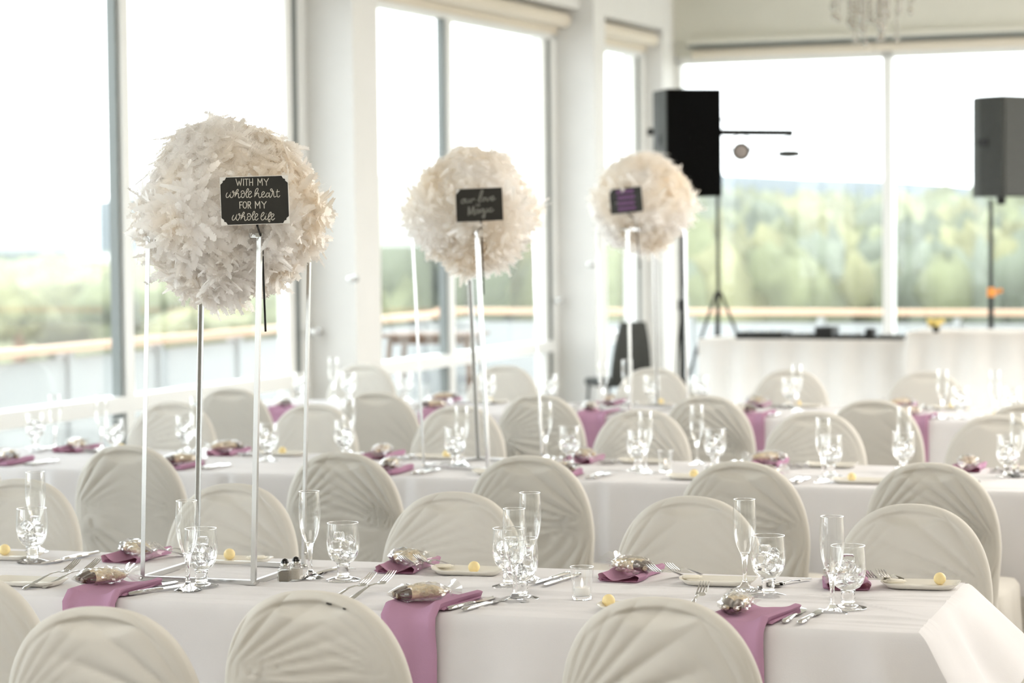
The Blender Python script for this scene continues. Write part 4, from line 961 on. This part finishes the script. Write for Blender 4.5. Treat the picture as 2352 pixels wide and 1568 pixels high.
def centrepiece(k, c, near, right, zt, top_shift, ball_c, fm, ballscale, nm):
    c = Vector(c); near = Vector(near); right = Vector(right); z0 = TZ + .002
    cor = [c + near, c + right, c - near, c - right]
    st = empty('flower_stand', (c.x, c.y, z0)); tag(st, 'tall square silver tube stand %s' % nm, 'stand', 'silver centrepiece stands')
    sh = Vector((top_shift[0], top_shift[1], 0)); hh = zt - z0; q = .0052
    ang = math.atan2((cor[1] - cor[0]).y, (cor[1] - cor[0]).x); ax = Vector((math.cos(ang), math.sin(ang), 0)); ay = Vector((-ax.y, ax.x, 0))
    def sq(p): return [tuple(p + ax * a_ * q + ay * b_ * q) for a_, b_ in ((-1, -1), (1, -1), (1, 1), (-1, 1))]
    for i, p in enumerate(cor):
        l = p - c; u_ = (cor[(i + 1) % 4] - p).normalized(); v_ = (cor[i - 1] - p).normalized(); o0 = -(u_ + v_) * q
        def sec(b_): return [tuple(b_ + o0 + u_ * a1_ * .0122 + v_ * a2_ * .0122) for a1_, a2_ in ((0, 0), (1, 0), (1, .18), (.18, .18), (.18, 1), (0, 1))]
        MB().loops([sec(Vector((l.x, l.y, 0))), sec(Vector((l.x, l.y, hh)) + sh)], True, True).build('pole', 'steel', st, False)
    for lev, s_ in ((0, Vector((0, 0, 0))), (hh - .006, sh)):
        for i in range(4):
            p0, p1 = cor[i] - c, cor[(i + 1) % 4] - c; d = (p1 - p0).normalized(); nn = Vector((-d.y, d.x, 0)) * q
            p0 = Vector((p0.x, p0.y, lev + .006)) + s_ + d * q; p1 = Vector((p1.x, p1.y, lev + .006)) + s_ - d * q; u_ = Vector((0, 0, .006))
            MB().loops([[tuple(p + nn + u_), tuple(p - nn + u_), tuple(p - nn - u_), tuple(p + nn - u_)] for p in (p0, p1)], True, True).build('base_rail' if lev == 0 else 'top_rail', 'steel', st, False)
    for i, p in enumerate(cor):   # little joint bolts
        l = p - c
        for zz_ in ((.006, .04) if i == 1 else (.006,)):
            v = (l.normalized() + Vector((.0, -.6, 0))).normalized(); a_ = Vector((l.x, l.y, zz_)) + v * .006
            MB().tube([a_, a_ + v * .006], .004, 8).build('bolt', 'shaker_cap', st)
    l = near; v = Vector((0, -1, 0)); P = Vector((l.x, l.y, hh)) + sh
    MB().box(P.x - .011, P.x + .008, P.y - .008, P.y + .006, P.z - .004, P.z + .006).build('clamp', 'steel', st, False)
    fb = empty('feather_ball', ball_c); tag(fb, 'fluffy white ostrich and goose feather ball %s' % nm, 'feather ball', 'feather ball centrepieces')
    m = MB(); m.lathe([(.186 * math.sin(t), -.186 * math.cos(t)) for t in np.linspace(.05, math.pi - .05, 14)], 22, cap0=True, cap1=True); m.build('core', pmat('feather_core', (.96, .95, .93), .95, spec=.0), fb)
    f = link('feathers', fm, fb); f['kind'] = 'stuff'; f.rotation_euler = (0, 0, k * 2.1); fb.scale = ballscale
    return st
centrepiece(0, (-.769, 6.31, 0), (.100, -.205, 0), (.200, .100, 0), 1.652, (.030, 0), atd(523, 483, 6.31), FM[0], (1, 1, 1), 'on the nearest table')
centrepiece(1, (-.115, 9.15, 0), (.022, -.225, 0), (.225, .022, 0), 1.690, (-.034, 0), atd(1087, 480, 9.15), FM[1], (1.03, 1.03, .98), 'on the middle table row')
centrepiece(2, (.655, 11.90, 0), (-.077, -.21, 0), (.21, -.077, 0), 1.655, (-.01, 0), atd(1474, 463, 11.9), FM[1], (1.04, 1.04, 1.0), 'on the farthest table row')
sign(0, atd(585, 460, 6.045), .0, -.021, 'black card lettered with my whole heart for my whole life')
sign(1, atd(1101, 470, 8.87), .05, -.03, 'black card with faint grey script before the middle feather ball')
sign(2, atd(1438, 460, 11.62), -.5, -.08, 'small black card with purple lettering before the farthest feather ball')

# ------------------------------------------------------------ loudspeakers, light bar
def speaker(loc, rz, lab, Hs, Ws, Ds, handle):
    r = empty('loudspeaker', loc, rz); tag(r, lab, 'loudspeaker')
    L = []
    for z, i in ((0, .012), (.012, 0), (Hs - .012, 0), (Hs, .012)):
        L.append([(-Ws / 2 + i, -Ds / 2 + i, z), (Ws / 2 - i, -Ds / 2 + i, z), (Ws / 2 - .0 - i, Ds * .1, z), (Ws * (.28 if handle else .47), Ds / 2 - i, z), (-Ws * (.28 if handle else .47), Ds / 2 - i, z), (-Ws / 2 + i, Ds * .1, z)])
    MB().loops(L, True, True).build('cabinet', 'charcoal', r, False)
    m = MB(); gi = .002 if not handle else .015; m.rbox(-Ws / 2 + gi, Ws / 2 - gi, -Ds / 2 - .012, -Ds / 2 - .0005, gi, Hs - gi, .003); m.build('grille', 'grille' if not handle else 'charcoal', r, False)
    for s in (-1, 1):
        MB().rbox(*sorted((s * (Ws / 2 + .001), s * (Ws / 2 + .012))), -.05, .05, Hs * .5, Hs * .58, .003).build('handle', 'black', r)
    MB().lathe([(.035, -.06), (.035, -.001)], 14, cap0=True, cap1=True).build('pole_socket', 'black', r)
    MB().lathe([(.02, 0), (.024, .004), (.02, .008)], 14, cap0=True, cap1=True)
    return r
def stand(loc, z_top, lab, clamp=None, feet=True, rz=0):
    r = empty('speaker_stand', (loc[0], loc[1], 0), rz); tag(r, lab, 'stand')
    MB().tube([(0, 0, .10), (0, 0, 1.15)], .021, 10).build('lower_tube', 'black', r); MB().tube([(0, 0, 1.1), (0, 0, z_top)], .016, 10).build('pole', 'black', r)
    MB().tube([(0, 0, 1.10), (0, 0, 1.17)], .03, 12).build('collar', clamp or 'black', r)
    if clamp: MB().tube([(.03, 0, 1.13), (.085, 0, 1.15)], [.012, .018], 8).build('knob', clamp, r)
    for k in range(3):
        a = k * 2 * math.pi / 3 + .4; MB().tube([(.03 * math.cos(a), .03 * math.sin(a), .52), (.40 * math.cos(a), .40 * math.sin(a), .012)], .011, 8).build('leg', 'black', r)
        MB().tube([(.015 * math.cos(a), .015 * math.sin(a), .12), (.24 * math.cos(a), .24 * math.sin(a), .24)], .008, 6).build('brace', 'black', r)
    return r
# left loudspeaker: bottom at px y 452
DL = 16.3; pb = atd(1577, 452, DL); Hs = atd(1577, 207, DL).z - pb.z
speaker(pb, .22, 'large black loudspeaker behind the farthest feather ball', Hs, 130 * DL / F_PX, .36, False)
stand((pb.x - .035, pb.y), pb.z - .02, 'black tripod stand carrying the left loudspeaker')
DR = 18.6; pb2 = atd(2300, 452, DR); Hs2 = atd(2300, 222, DR).z - pb2.z
speaker(pb2, math.radians(38), 'charcoal loudspeaker turned sideways at the right edge', Hs2, .42, .38, True)
p = atd(2276, 600, DR); stand((p.x, p.y), pb2.z - .02, 'black tripod stand with orange collar clamp under the right loudspeaker', 'orange')
# make the orange collar sit where seen
DLB = 18.9; lp = atd(1650, 700, DLB)
ls = empty('light_stand', (lp.x, lp.y, 0)); tag(ls, 'thin black lighting stand with a crossbar of stage lights behind the left loudspeaker', 'light stand')
zb = atd(1650, 301, DLB).z
MB().tube([(0, 0, .5), (0, 0, zb)], .014, 10).build('pole', 'black', ls); MB().tube([(-.55, 0, zb), (.60, 0, zb - .02)], .030, 10).build('crossbar', 'black', ls)
MB().tube([(-.02, 0, zb + .09), (.07, 0, zb + .09)], .01, 8).build('locking_lever', 'black', ls)
for k in range(3):
    a = k * 2 * math.pi / 3 - .5; MB().tube([(.02 * math.cos(a), .02 * math.sin(a), 1.15), (.5 * math.cos(a), .5 * math.sin(a), .012)], .012, 8).build('leg', 'black', ls)
for k, (x, y, face) in enumerate(((1702, 348, 0), (1812, 353, 1))):
    q = atd(x, y, DLB); sl_ = empty('stage_light', q); sl_.scale = (1.35, 1.35, 1.35); tag(sl_, ['round stage light facing the room under the crossbar', 'stage light turned edge-on at the end of the crossbar'][k], 'stage light')
    rr_ = .052; L = []
    if face == 0: L = [[(r_ * math.cos(a), d_, r_ * math.sin(a)) for a in np.linspace(0, 2 * math.pi, 21)[:-1]] for r_, d_ in ((.03, .09), (.05, .06), (.056, 0), (.056, -.02), (.048, -.022), (.046, -.012))]
    else: L = [[(r_ * 1.25 * math.cos(a), r_ * 1.25 * math.sin(a), d_) for a in np.linspace(0, 2 * math.pi, 21)[:-1]] for r_, d_ in ((.03, .022), (.05, .015), (.056, -.005), (.05, -.02), (.045, -.02))]
    MB().loops(L, True, True).build('lamp_can', 'charcoal', sl_)
    m = MB(); m.lathe([(.040, 0), (.001, .004)], 16, cap0=True)
    if face == 0: m.v = [np.array([(x_, -.0135 - z_, y_) for x_, y_, z_ in m.v[0]])]
    else: m.v = [np.array([(x_, y_, -.022 - z_) for x_, y_, z_ in m.v[0]])]
    m.build('lens', pmat('lens_%d' % k, (.30, .26, .24), .3), sl_)
    s_ = .06; MB().tube([(-s_, 0, 0), (-s_, 0, .07), (0, 0, .10), (s_, 0, .07), (s_, 0, 0)], .004, 6).build('bracket', 'black', sl_)
    MB().tube([(0, 0, .10), (0, 0, (zb - q.z - .012) / 1.35)], .005, 6).build('hanger', 'black', sl_)

# ------------------------------------------------------------ far equipment table and gear
def skirted(P0, P1, depth, zt, lab, seed, a_off=0):
    P0, P1 = Vector(P0), Vector(P1); d = (P1 - P0); L_ = d.length; d.normalize(); nn = Vector((-d.y, d.x, 0))
    r = empty('skirted_table', (P0.x, P0.y, 0), math.atan2(d.y, d.x)); tag(r, lab, 'table')
    MB().rbox(0, L_, 0, depth, zt - .03, zt - .004, .004).build('tabletop', 'wood', r)
    for x in (.1, L_ - .1):
        for y in (.08, depth - .08): MB().tube([(x, y, 0), (x, y, zt - .03)], .015, 8).build('leg', 'metal_dark', r)
    ph = seed; n = int(L_ * 60)
    m = MB(); m.box(-.01, L_ + .01, -.01, depth + .01, zt - .003, zt); m.build('table_linen', 'skirt', r, False)
    per = [(0, y, -1, 0) for y in np.linspace(depth, .02, 24)] + [(x, 0, 0, -1) for x in np.linspace(0, L_, n)] + [(L_, y, 1, 0) for y in np.linspace(.02, depth, 24)]
    Ls = []
    for z in (zt - .002, zt - .03, zt - .2, zt - .5, .01):
        row = []; k_ = min(1, (zt - z) / .15)
        for i, (x, y, nx_, ny_) in enumerate(per):
            t = i * .42 + ph; o_ = .012 + k_ * (.022 * math.sin(t) + .012 * math.sin(t * .37 + ph)) + .02 * k_; row.append((x + nx_ * o_, y + ny_ * o_, z))
        Ls.append(row)
    MB().loops(Ls, closed=False).build('skirt', 'skirt', r, angle=180); return r
pa = atd(1604, 779, 18.2); pbx = atd(2075, 779, 17.6)
T1 = skirted((pa.x, pa.y, 0), (pbx.x, pbx.y, 0), .62, pa.z, 'white skirted equipment table with low black gear below the far window', 1)
pc = atd(2085, 762, 17.55); pd = atd(2560, 762, 16.95)
skirted((pc.x, pc.y, 0), (pd.x, pd.y, 0), .62, pc.z, 'bright white skirted table at the right under the turned loudspeaker', 4)
zt = pa.z
dd = (pbx - pa); dd.z = 0; Lq = dd.length; dd.normalize(); angq = math.atan2(dd.y, dd.x); nq = Vector((-dd.y, dd.x, 0))
def gear(px0, px1, hpx, dep, nm, lab, mat, kn=0, off=.12):
    x0 = (px0 - 1604) / (2075 - 1604) * Lq; x1 = (px1 - 1604) / (2075 - 1604) * Lq; hh = hpx * 1.5 * 18 / F_PX
    r = empty(nm, pa + dd * ((x0 + x1) / 2) + nq * (off + dep / 2), angq); r.location.z = zt + .001; tag(r, lab, 'equipment')
    w2 = (x1 - x0) / 2; MB().rbox(-w2, w2, -dep / 2, dep / 2, 0, hh, min(.006, hh * .3)).build('case', mat, r)
    for k in range(kn): MB().lathe([(.014, hh), (.014, hh + .014), (.010, hh + .018)], 12, cx=-w2 + (k + .7) * 2 * w2 / (kn + .4), cy=-dep * .2, cap0=True, cap1=True).build('knob', 'shaker_cap', r)
gear(1680, 1790, 10, .30, 'mixing_desk', 'flat black mixing desk on the left of the equipment table', 'black', 4)
gear(1800, 1860, 7, .28, 'disc_player', 'low black disc player in the centre of the equipment table', 'charcoal', 2)
gear(1865, 1905, 19, .22, 'headphone_case', 'small black equipment case standing highest on the equipment table', 'black', 0)
gear(1912, 1975, 7, .28, 'disc_player', 'low black disc player right of the tall case', 'black', 2)
gear(1980, 1998, 17, .12, 'receiver_box', 'little black receiver box toward the right of the equipment table', 'black', 0)
gear(2002, 2058, 6, .24, 'control_pad', 'thin black control pad at the right end of the equipment table', 'charcoal', 3)
# posy on the right table
q = atd(2150, 752, 17.4); po = empty('flower_posy', (q.x, q.y, pc.z + .001)); tag(po, 'small posy of yellow flowers on the right skirted table', 'flowers')
MB().lathe([(.02, 0), (.03, .03), (.022, .045)], 12, cap0=True, cap1=True).build('pot', 'charcoal', po)
rr = random.Random(5)
for k in range(8):
    m = MB(); blob(m, (rr.uniform(-.05, .05), rr.uniform(-.03, .03), .06 + rr.uniform(-.01, .025)), .024, .018, 6, 9); m.build('bloom', 'yellow', po)
# cable hanging from the left loudspeaker
m = MB(); m.tube([(pb.x - .05 + .03 * math.sin(t * 7), pb.y - .03, pb.z - .02 - (pb.z - .05) * t) for t in np.linspace(0, 1, 22)], .007, 6)
o = m.build('speaker_cable', 'black'); tag(o, 'black cable hanging down beside the left loudspeaker stand', 'cable')

# ------------------------------------------------------------ crystal chandelier
DCH = 17.0; cc = atd(2000, -70, DCH); chd = empty('chandelier', (cc.x, cc.y, cc.z)); tag(chd, 'crystal bead chandelier hanging at the top right', 'chandelier')
MB().tube([(0, 0, .1), (0, 0, ZC - cc.z)], .008, 8).build('suspension_rod', 'bronze', chd)
for R_, z_ in ((.31, .11), (.17, .03)):
    MB().tube([(R_ * math.cos(t), R_ * math.sin(t), z_) for t in np.linspace(0, 2 * math.pi, 33)], .007, 8, False).build('ring', 'bronze', chd)
    for k in range(4): MB().tube([(0, 0, z_ + .05), (R_ * math.cos(k * math.pi / 2), R_ * math.sin(k * math.pi / 2), z_)], .005, 6).build('spoke', 'bronze', chd)
MB().lathe([(.01, -.02), (.035, .0), (.045, .04), (.02, .09)], 16, cap0=True, cap1=True).build('hub', 'bronze', chd)
rr = random.Random(11)
def bead(m, c, r):
    n = 8; m.loops([[(c[0] + r * s_ * math.cos(2 * math.pi * k / n + o_), c[1] + r * s_ * math.sin(2 * math.pi * k / n + o_), c[2] + r * z_) for k in range(n)] for s_, z_, o_ in ((.25, -1.25, 0), (.8, -.6, .2), (1, 0, 0), (.8, .6, .2), (.25, 1.05, 0))], True, True)
pxm = DCH / F_PX
strands = []
for k in range(30):
    if k < 12: R_ = .32 * rr.uniform(.85, 1); a = k * 2 * math.pi / 12 + .2; low = rr.uniform(.18, .34)
    else: R_ = .18 * rr.uniform(.3, 1); a = rr.uniform(0, 6.28); low = rr.uniform(.32, .50)
    strands.append((R_ * math.cos(a), R_ * math.sin(a), low, .10 if k < 12 else .03))
for x, y, low, z0 in strands:
    m = MB(); z = z0; L_ = low
    while z > -L_:
        bead(m, (x, y, z), rr.choice([.012, .016, .014])); z -= .034
    bead(m, (x, y, -L_ - .018), .024); m.tube([(x, y, z0), (x, y, -L_)], .0008, 4)
    m.build('bead_strand', 'crystal', chd, False)
for o in list(bpy.data.objects):
    if o.type == 'EMPTY' and not o.children and o.parent is None and 'category' not in o and o.get('kind') != 'structure': bpy.data.objects.remove(o)
for pr in (GOB, FLU, FK, KN, SP, *NK, *FV, PL, BU, PK, V, S1, S2):
    if pr.name not in USED:
        for c in list(pr.children): bpy.data.objects.remove(c)
        bpy.data.objects.remove(pr)
